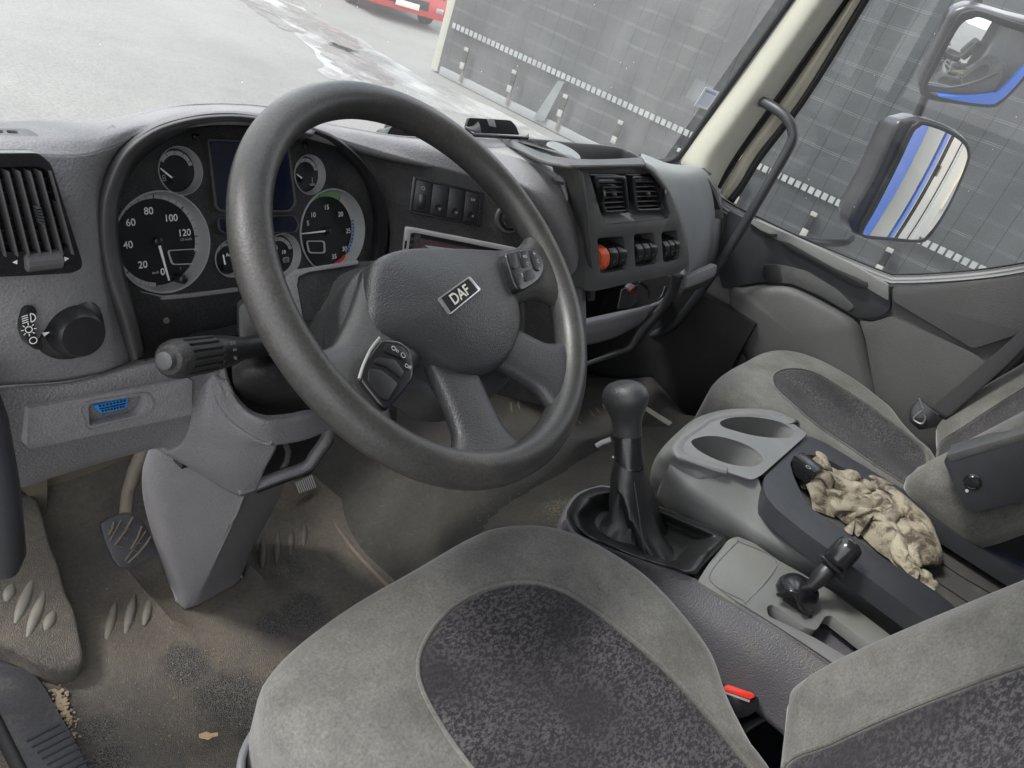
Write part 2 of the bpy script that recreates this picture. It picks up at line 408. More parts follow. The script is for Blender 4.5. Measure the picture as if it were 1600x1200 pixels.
def mat_floor(name, base, brown, worn, spots=()):
    m = mat(name, base, .78, grain=0); nt = m.node_tree; b = nt.nodes['Principled BSDF']
    g = nt.nodes.new('ShaderNodeNewGeometry')
    def N(s, d=6, r=.65):
        n = nt.nodes.new('ShaderNodeTexNoise'); n.inputs['Scale'].default_value = s; n.inputs['Detail'].default_value = d; n.inputs['Roughness'].default_value = r
        nt.links.new(g.outputs['Position'], n.inputs['Vector']); return n.outputs['Fac']
    def MR(src, a, c, lo=0, hi=1):
        r = nt.nodes.new('ShaderNodeMapRange'); r.inputs['From Min'].default_value = a; r.inputs['From Max'].default_value = c
        r.inputs['To Min'].default_value = lo; r.inputs['To Max'].default_value = hi; nt.links.new(src, r.inputs['Value']); return r.outputs['Result']
    def MX(f, A, B, bt='MIX'):
        x = nt.nodes.new('ShaderNodeMix'); x.data_type = 'RGBA'; x.blend_type = bt
        if isinstance(f, (int, float)): x.inputs['Factor'].default_value = f
        else: nt.links.new(f, x.inputs['Factor'])
        for k, v in (('A', A), ('B', B)):
            if isinstance(v, tuple): x.inputs[k].default_value = (*v, 1)
            else: nt.links.new(v, x.inputs[k])
        return x.outputs['Result']
    vo = nt.nodes.new('ShaderNodeTexVoronoi'); vo.inputs['Scale'].default_value = 330; vo.feature = 'DISTANCE_TO_EDGE'; nt.links.new(g.outputs['Position'], vo.inputs['Vector'])
    cells = MR(vo.outputs['Distance'], .03, .22)
    c = MX(MR(N(6), .38, .62), base, brown)
    c = MX(MR(N(130, 3), .35, .65), c, MX(1.0, c, (1.35, 1.3, 1.2), 'MULTIPLY'))
    # worn dark patches where the pebble pattern shows
    wf = MR(N(4.5, 5, .55), .55, .68)
    wc = MX(cells, tuple(x*1.6 for x in base), worn)
    c = MX(wf, c, wc)
    if spots:
        tot = None
        for (sx, sy, sr) in spots:
            d = nt.nodes.new('ShaderNodeVectorMath'); d.operation = 'DISTANCE'; nt.links.new(g.outputs['Position'], d.inputs[0]); d.inputs[1].default_value = (sx, sy, .0)
            k = MR(d.outputs['Value'], sr, sr*.25)
            if tot is None: tot = k
            else:
                q = nt.nodes.new('ShaderNodeMath'); q.operation = 'MAXIMUM'; nt.links.new(tot, q.inputs[0]); nt.links.new(k, q.inputs[1]); tot = q.outputs[0]
        q = nt.nodes.new('ShaderNodeMath'); q.operation = 'MULTIPLY_ADD'; nt.links.new(tot, q.inputs[0]); q.inputs[1].default_value = .75
        nn_ = nt.nodes.new('ShaderNodeMath'); nn_.operation = 'ADD'; nt.links.new(N(22, 6, .7), nn_.inputs[0]); nn_.inputs[1].default_value = -.62; nt.links.new(nn_.outputs[0], q.inputs[2])
        sf = MR(q.outputs[0], .12, .42)
        c = MX(sf, c, MX(cells, tuple(x*1.5 for x in base), worn))
    nt.links.new(c, b.inputs['Base Color'])
    bp = nt.nodes.new('ShaderNodeBump'); bp.inputs['Strength'].default_value = 1.0; bp.inputs['Distance'].default_value = .0012
    nt.links.new(cells, bp.inputs['Height']); nt.links.new(bp.outputs['Normal'], b.inputs['Normal'])
    return m
M['mat'] = mat_floor('muddy_rubber_mat', (.060, .055, .050), (.092, .081, .067), (.009, .009, .010), [(float(_p[0]), float(_p[1]), r_) for _p, r_ in ((P(472, 955, 'Z', 0), .075), (P(430, 975, 'Z', 0), .05), (P(290, 1035, 'Z', 0), .06), (P(360, 1090, 'Z', 0), .08), (P(400, 1130, 'Z', 0), .06), (P(150, 1140, 'Z', 0), .04), (P(170, 1190, 'Z', 0), .05))])
M['tunnel'] = mat_floor('shaded_rubber_tunnel_mat', (.024, .0235, .022), (.040, .038, .034), (.011, .011, .012))  # dark base colour carries the shade the dash throws on the tunnel wall
M['tunnell'] = mat_floor('lit_tunnel_top', (.062, .060, .053), (.085, .081, .068), (.04, .04, .037))  # paler copy of the same rubber, stands in for light on the top
def mat_pattern():
    m = mat('patterned_seat_fabric', (.03, .03, .032), .95, spec=.1, sheen=.15); nt = m.node_tree; b = nt.nodes['Principled BSDF']
    g = nt.nodes.new('ShaderNodeNewGeometry'); mp = nt.nodes.new('ShaderNodeMapping'); mp.inputs['Rotation'].default_value = (0, 0, .5); mp.inputs['Scale'].default_value = (1, 1.7, 1.3)
    nt.links.new(g.outputs['Position'], mp.inputs['Vector'])
    n = nt.nodes.new('ShaderNodeTexNoise'); n.inputs['Scale'].default_value = 165; n.inputs['Detail'].default_value = 5; n.inputs['Roughness'].default_value = .75; nt.links.new(mp.outputs['Vector'], n.inputs['Vector'])
    r = nt.nodes.new('ShaderNodeMapRange'); r.inputs['From Min'].default_value = .47; r.inputs['From Max'].default_value = .56; nt.links.new(n.outputs['Fac'], r.inputs['Value'])
    n2 = nt.nodes.new('ShaderNodeTexNoise'); n2.inputs['Scale'].default_value = 9; n2.inputs['Detail'].default_value = 4; nt.links.new(g.outputs['Position'], n2.inputs['Vector'])
    r2 = nt.nodes.new('ShaderNodeMapRange'); r2.inputs['From Min'].default_value = .35; r2.inputs['From Max'].default_value = .6; r2.inputs['To Min'].default_value = .15; r2.inputs['To Max'].default_value = .85; nt.links.new(n2.outputs['Fac'], r2.inputs['Value'])
    mu = nt.nodes.new('ShaderNodeMath'); mu.operation = 'MULTIPLY'; nt.links.new(r.outputs['Result'], mu.inputs[0]); nt.links.new(r2.outputs['Result'], mu.inputs[1])
    x = nt.nodes.new('ShaderNodeMix'); x.data_type = 'RGBA'; x.inputs['A'].default_value = (.022, .021, .024, 1); x.inputs['B'].default_value = (.085, .080, .082, 1)
    nt.links.new(mu.outputs[0], x.inputs['Factor']); nt.links.new(x.outputs['Result'], b.inputs['Base Color'])
    n3 = nt.nodes.new('ShaderNodeTexNoise'); n3.inputs['Scale'].default_value = 700; nt.links.new(g.outputs['Position'], n3.inputs['Vector'])
    bp = nt.nodes.new('ShaderNodeBump'); bp.inputs['Strength'].default_value = .6; bp.inputs['Distance'].default_value = .001; nt.links.new(n3.outputs['Fac'], bp.inputs['Height']); nt.links.new(bp.outputs['Normal'], b.inputs['Normal'])
    return m
M['pattern'] = mat_pattern()
def mat_glass(name, tint, dust, dscale):
    m = bpy.data.materials.new(name); m.use_nodes = True; nt = m.node_tree; nt.nodes.clear()
    out = nt.nodes.new('ShaderNodeOutputMaterial'); tr = nt.nodes.new('ShaderNodeBsdfTransparent'); tr.inputs['Color'].default_value = (*tint, 1)
    gl = nt.nodes.new('ShaderNodeBsdfGlossy'); gl.inputs['Roughness'].default_value = .02
    lw = nt.nodes.new('ShaderNodeLayerWeight'); lw.inputs['Blend'].default_value = .5
    pw = nt.nodes.new('ShaderNodeMath'); pw.operation = 'POWER'; pw.inputs[1].default_value = 5; nt.links.new(lw.outputs['Facing'], pw.inputs[0])
    fr = nt.nodes.new('ShaderNodeMath'); fr.operation = 'MULTIPLY_ADD'; fr.inputs[1].default_value = .5; fr.inputs[2].default_value = .035; nt.links.new(pw.outputs[0], fr.inputs[0])
    mx = nt.nodes.new('ShaderNodeMixShader'); nt.links.new(fr.outputs[0], mx.inputs[0]); nt.links.new(tr.outputs[0], mx.inputs[1]); nt.links.new(gl.outputs[0], mx.inputs[2])
    df = nt.nodes.new('ShaderNodeBsdfDiffuse'); df.inputs['Color'].default_value = (.75, .76, .76, 1); tl = nt.nodes.new('ShaderNodeBsdfTranslucent'); tl.inputs['Color'].default_value = (.8, .8, .8, 1)
    ad = nt.nodes.new('ShaderNodeMixShader'); nt.links.new(df.outputs[0], ad.inputs[1]); nt.links.new(tl.outputs[0], ad.inputs[2])
    g = nt.nodes.new('ShaderNodeNewGeometry')
    n = nt.nodes.new('ShaderNodeTexNoise'); n.inputs['Scale'].default_value = dscale; n.inputs['Detail'].default_value = 4; n.inputs['Roughness'].default_value = .55; n.inputs['Distortion'].default_value = .8; nt.links.new(g.outputs['Position'], n.inputs['Vector'])
    r = nt.nodes.new('ShaderNodeMapRange'); r.inputs['From Min'].default_value = .45; r.inputs['From Max'].default_value = .75; r.inputs['To Min'].default_value = dust*.75; r.inputs['To Max'].default_value = dust*1.25; nt.links.new(n.outputs['Fac'], r.inputs['Value'])
    vo = nt.nodes.new('ShaderNodeTexVoronoi'); vo.inputs['Scale'].default_value = 28; nt.links.new(g.outputs['Position'], vo.inputs['Vector'])
    lt = nt.nodes.new('ShaderNodeMath'); lt.operation = 'LESS_THAN'; lt.inputs[1].default_value = .035; nt.links.new(vo.outputs['Distance'], lt.inputs[0])
    s = nt.nodes.new('ShaderNodeMath'); s.operation = 'MULTIPLY_ADD'; s.inputs[1].default_value = .55; nt.links.new(lt.outputs[0], s.inputs[0]); nt.links.new(r.outputs['Result'], s.inputs[2])
    m2 = nt.nodes.new('ShaderNodeMixShader'); nt.links.new(s.outputs[0], m2.inputs[0]); nt.links.new(mx.outputs[0], m2.inputs[1]); nt.links.new(ad.outputs[0], m2.inputs[2])
    nt.links.new(m2.outputs[0], out.inputs[0]); return m
M['wglass'] = mat_glass('dusty_windscreen_glass', (.90, .94, .93), .17, 5)
M['dglass'] = mat_glass('smeared_door_glass', (.86, .88, .89), .03, 7)
M['cglass'] = mat_glass('instrument_lens', (.93, .93, .93), .01, 7)
def mat_curtain():
    m = mat('grey_trailer_curtain', (.040, .043, .045), .5, mott=.2, mscale=.9); nt = m.node_tree; b = nt.nodes['Principled BSDF']
    g = nt.nodes.new('ShaderNodeNewGeometry'); sp = nt.nodes.new('ShaderNodeSeparateXYZ')
    nz = nt.nodes.new('ShaderNodeTexNoise'); nz.inputs['Scale'].default_value = 1.3; nt.links.new(g.outputs['Position'], nz.inputs['Vector'])
    va = nt.nodes.new('ShaderNodeVectorMath'); va.operation = 'MULTIPLY_ADD'; va.inputs[1].default_value = (.05, .05, .05)
    nt.links.new(nz.outputs['Color'], va.inputs[0]); nt.links.new(g.outputs['Position'], va.inputs[2]); nt.links.new(va.outputs[0], sp.inputs[0])
    def line(src, s, o, wd):
        a = nt.nodes.new('ShaderNodeMath'); a.operation = 'MULTIPLY_ADD'; a.inputs[1].default_value = 1/s; a.inputs[2].default_value = o; nt.links.new(src, a.inputs[0])
        f = nt.nodes.new('ShaderNodeMath'); f.operation = 'FRACT'; nt.links.new(a.outputs[0], f.inputs[0])
        l = nt.nodes.new('ShaderNodeMath'); l.operation = 'LESS_THAN'; l.inputs[1].default_value = wd; nt.links.new(f.outputs[0], l.inputs[0]); return l.outputs[0]
    def M2(op, a, c):
        x = nt.nodes.new('ShaderNodeMath'); x.operation = op
        for i, v in enumerate((a, c)):
            if isinstance(v, float): x.inputs[i].default_value = v
            else: nt.links.new(v, x.inputs[i])
        return x.outputs[0]
    h = M2('ADD', line(sp.outputs['Z'], CS, .0, .035), line(sp.outputs['Z'], CS, -.09, .03))
    br = nt.nodes.new('ShaderNodeTexNoise'); br.inputs['Scale'].default_value = 1.7; nt.links.new(g.outputs['Position'], br.inputs['Vector'])
    brr = nt.nodes.new('ShaderNodeMapRange'); brr.inputs['From Min'].default_value = .35; brr.inputs['From Max'].default_value = .6; nt.links.new(br.outputs['Fac'], brr.inputs['Value'])
    h = M2('MULTIPLY', h, brr.outputs['Result'])
    vv = line(sp.outputs['Y'], CS*1.04, .3, .045)
    base = None
    lk = b.inputs['Base Color'].links[0].from_socket
    x = nt.nodes.new('ShaderNodeMix'); x.data_type = 'RGBA'; nt.links.new(lk, x.inputs['A']); x.inputs['B'].default_value = (.17, .175, .18, 1); nt.links.new(M2('MULTIPLY', h, .5), x.inputs['Factor'])
    y = nt.nodes.new('ShaderNodeMix'); y.data_type = 'RGBA'; nt.links.new(x.outputs['Result'], y.inputs['A']); y.inputs['B'].default_value = (.016, .017, .018, 1); nt.links.new(M2('MULTIPLY', vv, .8), y.inputs['Factor'])
    nt.links.new(y.outputs['Result'], b.inputs['Base Color'])
    bp = nt.nodes.new('ShaderNodeBump'); bp.inputs['Distance'].default_value = .03; bp.inputs['Strength'].default_value = .5
    n3 = nt.nodes.new('ShaderNodeTexNoise'); n3.inputs['Scale'].default_value = 2.4; n3.inputs['Detail'].default_value = 2; nt.links.new(g.outputs['Position'], n3.inputs['Vector'])
    nt.links.new(n3.outputs['Fac'], bp.inputs['Height']); nt.links.new(bp.outputs['Normal'], b.inputs['Normal'])
    return m
CS = .226
M['curtain'] = mat_curtain()
M['strip'] = mat('reflective_tape', (.30, .315, .31), .35, mott=-.3, mscale=5)
# ================================================================== OUTSIDE
G = -.97
def sheet(name, x0, x1, y0, y1, z, m, kind='structure'):
    bm = bmesh.new(); bm.faces.new([bm.verts.new((x, y, z)) for x, y in ((x0, y0), (x1, y0), (x1, y1), (x0, y1))])
    o = fin(name, bm, m, smooth=False); tag(o, kind=kind); return o
tag(sheet('ground', -150, 150, -150, 150, G, M['asphalt']), 'pale worn asphalt yard in front of the truck')
# wet streaks (wet glare painted as a pale film, and a reddish stain) lying on the yard
def puddle(name, px, m, z, label):
    p = [P(x, y, 'Z', G) for x, y in px]; p = crv(p, 60, True)
    bm = bmesh.new(); bm.faces.new([bm.verts.new((q[0]+.05*math.sin(i*2.1), q[1]+.05*math.sin(i*1.3), z)) for i, q in enumerate(p)])
    o = fin(name, bm, m, smooth=False); tag(o, label, kind='structure'); return o
M['wet'] = mat('wet_glare_asphalt', (.36, .36, .355), .45, mott=-.35, mscale=1.2, fine=.3, fscale=25, patchc=(.2, .2, .195), patchs=1.5, patcht=(.5, .6), grain=.3, gscale=40, gtype='noise')  # pale colour stands in for white glare on wet asphalt
M['stain'] = mat('damp_dark_stain', (.11, .10, .095), .5, mott=.9, mscale=1.6, fine=.3, fscale=25, patchc=(.16, .12, .115), patchs=2.5, patcht=(.45, .6))
def blotch(m, sc_, a, b_):
    nt = m.node_tree; out = [n for n in nt.nodes if n.type == 'OUTPUT_MATERIAL'][0]; src = out.inputs['Surface'].links[0].from_socket
    g = nt.nodes.new('ShaderNodeNewGeometry'); mp = nt.nodes.new('ShaderNodeMapping'); mp.inputs['Rotation'].default_value = (0, 0, .9); mp.inputs['Scale'].default_value = (1, .35, 1); nt.links.new(g.outputs['Position'], mp.inputs['Vector'])
    n = nt.nodes.new('ShaderNodeTexNoise'); n.inputs['Scale'].default_value = sc_; n.inputs['Detail'].default_value = 7; n.inputs['Roughness'].default_value = .65; nt.links.new(mp.outputs['Vector'], n.inputs['Vector'])
    r = nt.nodes.new('ShaderNodeMapRange'); r.inputs['From Min'].default_value = a; r.inputs['From Max'].default_value = b_; nt.links.new(n.outputs['Fac'], r.inputs['Value'])
    t = nt.nodes.new('ShaderNodeBsdfTransparent'); x = nt.nodes.new('ShaderNodeMixShader'); nt.links.new(r.outputs['Result'], x.inputs[0]); nt.links.new(t.outputs[0], x.inputs[1]); nt.links.new(src, x.inputs[2]); nt.links.new(x.outputs[0], out.inputs['Surface'])
blotch(M['wet'], 1.2, .36, .56); blotch(M['stain'], 2.2, .40, .60)
puddle('pavement', [(380, -20), (455, 45), (500, 95), (505, 120), (540, 130), (650, 160), (760, 190), (900, 240), (760, 165), (640, 110), (560, 60), (520, 40), (470, 10), (430, -20)], M['wet'], G+.004, 'wet streak across the asphalt with its glare painted as pale colour')
puddle('path', [(360, -20), (400, 18), (455, 50), (500, 44), (480, 10), (440, -20)], M['stain'], G+.008, 'dark damp patch on the asphalt at the top edge')
puddle('path', [(505, 48), (515, 70), (552, 84), (562, 70), (535, 48), (505, 36)], M['stain'], G+.008, 'reddish damp patch above the steering wheel')
puddle('path', [(500, 80), (540, 115), (585, 135), (615, 128), (580, 95), (545, 76), (515, 68)], M['stain'], G+.008, 'reddish stain close to the steering wheel top')
# --- trailer
TX = 9.5
tr = thing('trailer', (TX+1.3, 2.0, G), 'grey curtain-sided trailer with chequered reflective tape and buckled straps', 'trailer')
yf = float(P(700, 20, 'X', TX)[1])
nb = 120
bm = bmesh.new()
ys = np.linspace(-9, yf-.12, nb); zs = np.linspace(G+.06, 3.0, 26)
rows = []
for y in ys:
    rr = []
    for z in zs:
        pull = max(0, 1-(z-G)/.9); k = .5+.5*math.cos((y-7.56)*2*math.pi/.94)
        rr.append(bm.verts.new((TX+.02*math.sin(y*2.3+z)+.012*math.sin(y*7+z*3)-.05*pull*(1-k)+.03*pull, y, z)))
    rows.append(rr)
for a, b in zip(rows, rows[1:]):
    for i in range(len(zs)-1): bm.faces.new((a[i], a[i+1], b[i+1], b[i]))
fin('curtain', bm, M['curtain'], tr)
wbox('body', (TX+1.35, (yf-9)/2-.1, .99), (2.5, yf+8.8, 4), M['boxwhite'], tr)
wbox('corner_post', (TX+.05, yf-.03, 1.03), (.16, .14, 3.95), M['beige'], tr, bev=.02)
wbox('side_rail', (TX-.015, (yf-9)/2, G+.07), (.05, yf+8.7, .12), M['glove'], tr, bev=.01)
bm = bmesh.new(); y = yf-.22
while y > -7:
    wbox_bm(bm, (TX-.055, y, -.235), (.008, .062, .075)); y -= .0865
fin('reflective_tape', bm, M['strip'], tr, smooth=False)
yk = float(P(806, 125, 'X', TX)[1]); y0 = float(P(732, 90, 'X', TX)[1])
pitch = y0-yk
for k in range(12):
    yy = y0-pitch*k
    st = wbox('strap', (TX-.06, yy-.01, G+.26), (.01, .045, .42), M['dirtmetal'], tr)
    bk = wbox('buckle', (TX-.075, yy, -.58), (.03, .07, .30), M['black'], tr, bev=.006)
    wbox('buckle_plate', (TX-.095, yy, -.69), (.02, .078, .09), M['clip'], bk, bev=.006)
    wbox('buckle_plate', (TX-.095, yy, -.455), (.02, .078, .05), M['clip'], bk, bev=.006)
for k in range(3):
    yy = -1-k*1.3; wh = thing('x', (0, 0, 0), None, None); bpy.data.objects.remove(wh)
    lathe('wheel', (TX+.1, yy-4, G+.5), (1, 0, 0), [(0, .2), (0, .48), (.03, .5), (.3, .5), (.3, .2)], M['rubber'], tr, n=28)
# pale smear hanging on curtain (torn tape)
tear = [P(x, y, 'X', TX-.07) for x, y in ((872, 126), (882, 128), (850, 190), (832, 186))]
bm = bmesh.new(); plate_bm(bm, tear, [p+np.array((.01, 0, 0)) for p in tear]); fin('tape_patch', bm, mat('faded_patch', (.12, .13, .13), .7, mott=.4, mscale=5), tr)
# --- red car far behind the trailer front
cc = P(634, 17, 'Z', G+.24)*np.array((1, 1, 0)); _cd = unit((P(676, 28, 'Z', G+.24)-P(592, 4, 'Z', G+.24))*np.array((1, 1, 0))); _cf = np.cross(_cd, (0, 0, 1)); _cf = _cf if _cf@(-cc) > 0 else -_cf; cc = cc-_cf*.12; car = thing('parked_car', (cc[0], cc[1], G), 'red hatchback seen only by its bumper and number plate beyond the trailer front', 'car')
cdir = _cd; cf = _cf
def CW(a, b, c): return np.array((cc[0], cc[1], G))+cdir*a+cf*b+np.array((0, 0, 1))*c
prof = [(.05, .28), (.12, .22), (.12, .55), (.02, .75), (-.9, .98), (-1.5, 1.42), (-2.9, 1.48), (-3.7, 1.05), (-4.0, .95), (-4.05, .3)]
bm = bmesh.new(); secs = []
for a, sh in ((-.88, .12), (-.84, .03), (-.6, 0), (0, 0), (.6, 0), (.84, .03), (.88, .12)):
    secs.append([bm.verts.new(V(CW(a*(.82 if c > 1.2 else 1), b-(sh if b > -2 else -sh), c))) for b, c in prof])
for A, B in zip(secs, secs[1:]):
    for i in range(len(prof)): bm.faces.new((A[i], A[(i+1) % len(prof)], B[(i+1) % len(prof)], B[i]))
bm.faces.new(secs[0]); bm.faces.new(secs[-1])
body = fin('body', bm, M['redpaint'], car, bev=.03)
def carbox(name, a, b, c, s, m, par=car, bev=.01): return wbox(name, CW(a, b, c), s, m, par, bev, U=cdir, W=cf)
carbox('lower_grille', -.05, .11, .42, (1.0, .05, .17), M['black']); carbox('upper_grille', -.05, .09, .66, (.7, .05, .1), M['black'])
pl_ = carbox('number_plate', 0, .145, .36, (.5, .02, .11), M['white'])
carbox('fog_lamp', -.7, .11, .4, (.16, .04, .09), M['glass' if 'glass' in M else 'silver']); carbox('fog_lamp', .7, .11, .4, (.16, .04, .09), M['silver'])
carbox('headlight', -.66, .06, .7, (.34, .1, .14), M['silver']); carbox('headlight', .66, .06, .7, (.34, .1, .14), M['silver'])
wsq = [CW(a, b, c) for a, b, c in ((-.68, -.93, 1.03), (.68, -.93, 1.03), (.6, -1.47, 1.4), (-.6, -1.47, 1.4))]
wn = unit(np.cross(wsq[1]-wsq[0], wsq[3]-wsq[0])); wn = wn if wn[2] > 0 else -wn
bm = bmesh.new(); plate_bm(bm, [p+wn*.02 for p in wsq], [p-wn*.03 for p in wsq]); fin('windscreen', bm, M['gloss'], car)
for a in (-.82, .82):
    for b in (-.75, -3.3):
        o = CW(a, b, .31); w1 = lathe('wheel', o-cdir*.1, cdir, [(0, .1), (0, .27), (.02, .31), (.18, .31), (.2, .27), (.2, .1)], M['rubber'], car, n=24)
# pale crates beyond the car
cr = P(708, 18, 'Z', G+.4)
o = wbox('rubble_sack', cr+np.array((1.9, 1.3, -.1)), (.8, .8, .9), M['creamwall'], None, bev=.12); tag(o, 'cream bulk sack beside the red car, cut off by the trailer post', 'sack')
# --- own load body and buildings behind, seen in the door mirrors
bd = thing('box_body', (1.2, -3.6, G), 'white load body with dark door gaps behind the cab, seen only in the door mirrors', 'truck body')
wbox('side_panel', (1.2, -4.3, .95), (2.1, 6.2, 2.4), M['boxwhite'], bd, bev=.02)
wbox('blue_skirt', (2.26, -1.3, .6), (.012, .2, 2.0), M['boxblue'], bd)
[wbox('door_gap', (2.255, yy, .95), (.02, ww, 2.38), M['rubber'], bd) for yy, ww in ((-1.62, .03), (-1.74, .03), (-2.9, .02))]; wbox('corner_cap', (2.255, -3.6, .95), (.03, .5, 2.4), M['white'], bd); wbox('latch', (2.27, -1.68, 1.0), (.03, .14, .08), M['black'], bd)
wbox('chassis', (1.2, -3.6, -.45), (1.0, 7, .3), M['black'], bd)
for yy in (-3.2, -6.0): lathe('wheel', (2.1, yy, G+.45), (1, 0, 0), [(0, .2), (0, .42), (.03, .45), (.25, .45), (.25, .2)], M['rubber'], bd, n=28)
wh = thing('warehouse', (4, -34, G), 'cream walled building with orange roof far behind, seen only in the lower door mirror', 'building')
wbox('wall', (6, -36, G+2.5), (26, 8, 5), M['creamwall'], wh); wbox('roof', (6, -36, G+5.6), (27, 9, 1.2), mat('orange_roof', (.45, .12, .05), .7, mott=.3, mscale=1), wh)
wbox('door', (3, -31.95, G+1.6), (3, .1, 3.2), M['glove'], wh)
# ================================================================== CAB SHELL
shell = thing('cab_shell', (1.15, 0, -.1), 'beige painted truck cab shell round the front seats', 'truck cab')
XR = 2.10
def bx(name, a, b, m, par=shell, bev=0):
    a = np.array(a, float); b = np.array(b, float); return wbox(name, (a+b)/2, b-a, m, par, bev)
bx('firewall', (.1, 1.16, -.2), (2.16, 1.2, .6), M['black'])  # black carries the darkness under the dash
bx('rear_wall', (.12, -.95, -.1), (2.16, -.9, 1.75), M['glove'])
bx('roof_panel', (.05, -.95, 1.72), (2.2, .55, 1.78), M['beige'])
bx('side_wall', (.12, -.95, -.1), (.17, -.62, 1.75), M['beige'])
bx('floor_pan', (.1, -.95, -.12), (2.16, 1.2, -.03), M['black'])
bx('door_sill', (.13, -.9, -.12), (.205, .9, -.004), M['beige'])
bx('side_skin', (2.14, -.95, -.42), (2.17, .88, .66), M['boxblue']); bx('side_skin', (2.14, -.95, .66), (2.17, -.42, 1.75), M['boxblue'])
bx('side_skirt', (2.12, -.95, -.75), (2.18, .95, -.42), M['boxwhite'])
bx('inner_side', (2.075, -.95, -.1), (2.10, .40, .42), M['tray'])
bx('open_door', (-.80, .93, -.45), (.13, .99, .75), M['console']); bx('open_door_frame', (-.80, .93, .75), (-.72, .99, 1.72), M['rubber']); bx('front_post', (.08, .90, .6), (.17, 1.0, 1.75), M['beige'])
# windscreen glass + seal
def WSY(z): return 1.02-(z-.72)*.24
wl = [np.array((.14, WSY(.70), .70)), np.array((2.07, WSY(.70)-.14, .70)), np.array((2.07, WSY(1.8)-.14, 1.8)), np.array((.14, WSY(1.8), 1.8))]
c0 = [wl[0], np.array((1.1, WSY(.70)+.05, .70)), wl[1]]; c1 = [wl[3], np.array((1.1, WSY(1.8)+.05, 1.8)), wl[2]]
loft('windscreen', [c0, c1], M['wglass'], shell, nu=20, lin=True)
# passenger side A pillar, from photo outlines on the planes where it stands
def ext(px, ax, v, k=1.0):
    a = P(*px[-2], ax, v); b = P(*px[-1], ax, v); d = (b-a)*k
    return [P(*q, ax, v) for q in px]+[b+unit(d)*.28, b+unit(d)*.55]
pil = [ext([(1066, 262), (1066, 246), (1098, 200), (1160, 118), (1244, 0)], 'X', 2.00),
       ext([(1080, 266), (1086, 246), (1115, 202), (1178, 118), (1258, 0)], 'X', 1.975),
       ext([(1096, 272), (1106, 246), (1135, 206), (1196, 122), (1282, 0)], 'X', 1.97),
       ext([(1112, 282), (1125, 252), (1152, 212), (1214, 126), (1304, 0)], 'X', 2.00),
       ext([(1121, 292), (1136, 262), (1162, 222), (1224, 134), (1318, 0)], 'X', 2.06)]
loft('pillar', pil, M['beige'], shell, nu=40, nv=20)
sl = [ext([(1030, 253), (1052, 250), (1068, 236), (1098, 193), (1158, 108), (1238, -4)], 'X', 2.0)]
tube('windscreen_seal', crv(sl[0], 50), .0085, M['rubber'], shell, n=8)
dp = [ext([(1119, 290), (1135, 262), (1160, 222), (1226, 134), (1319, -2)], 'X', 2.065), ext([(1126, 296), (1142, 270), (1168, 230), (1234, 140), (1328, 0)], 'X', 2.085)]
loft('door_gap', dp, M['rubber'], shell, nu=40, lin=True, thick=.01)
# ================================================================== PASSENGER DOOR
door = thing('passenger_door', (XR, .1, -.1), 'grey trimmed passenger door with large window, seen from inside', 'door')
df = [ext([(1125, 300), (1142, 272), (1168, 231), (1234, 141), (1327, 0)], 'X', 2.08), ext([(1130, 306), (1150, 280), (1176, 236), (1243, 146), (1337, 0)], 'X', 2.075), ext([(1136, 312), (1156, 286), (1184, 240), (1252, 152), (1345, 0)], 'X', 2.09)]
loft('window_frame', df, mat('frame_dark_beige', (.33, .31, .25), .5, mott=.2, mscale=20), door, nu=40, nv=10, thick=.02)
ds = [ext([(1136, 312), (1156, 286), (1184, 240), (1251, 152), (1345, 0)], 'X', 2.092), ext([(1146, 318), (1166, 290), (1194, 246), (1262, 156), (1359, 0)], 'X', 2.10)]
loft('window_seal', ds, M['rubber'], door, nu=40, lin=True, thick=.015)
gl = [P(x, y, 'X', 2.115) for x, y in ((1130, 315), (1190, 355), (1385, 440), (1455, 440), (1760, 400), (1760, -260), (1530, -260))]
bm = bmesh.new(); bm.faces.new([bm.verts.new(V(p)) for p in gl]); fin('window_glass', bm, M['dglass'], door, smooth=False)
sill = [(1120, 308), (1148, 325), (1190, 345), (1250, 373), (1320, 403), (1385, 429), (1402, 431), (1450, 430), (1530, 424), (1610, 412), (1750, 385)]
def shiftp(px, dy, ax='X', v=XR, dx=0): return [P(x+dx, y+dy, ax, v) for x, y in px]
prev = 0
for k, (d0, d1, xx, m) in enumerate(((0, 4, 2.105, 'rubber'), (4, 7, 2.085, 'glove'), (7, 9, 2.095, 'rubber'), (9, 13, 2.075, 'glove'))):
    loft('sill_trim', [shiftp(sill, d0, v=xx), shiftp(sill, (d0+d1)/2, v=xx-.006), shiftp(sill, d1, v=xx)], M[m], door, nu=60, nv=6, thick=.012)
# door card
dpl = PL((2.085, 0, 0), (-1, 0, 0))
card = [(1100, 300), (1148, 338), (1190, 358), (1250, 386), (1320, 416), (1385, 441), (1402, 443), (1450, 441), (1530, 435), (1610, 424), (1800, 395), (1800, 700), (1500, 760), (1300, 800), (1100, 720), (985, 640), (985, 480), (1040, 400)]
M['doortrim'] = mat('door_trim_plastic', (.062, .061, .062), .5, grain=.6, gscale=520, mott=.2, mscale=4, fine=.15, fscale=500, patchc=(.085, .083, .08), patchs=5, patcht=(.5, .8))
plate('door_panel', dpl, card, .03, M['doortrim'], door)
up = PL((2.06, 0, 0), (-1, 0, 0))
plate('upper_trim', up, [(1138, 328), (1165, 341), (1215, 365), (1290, 400), (1350, 434), (1386, 452), (1391, 462), (1391, 484), (1380, 494), (1362, 498), (1338, 497), (1290, 470), (1240, 447), (1190, 441), (1128, 452), (1118, 400)], .05, M['tray'], door, bev=.008, r=6)
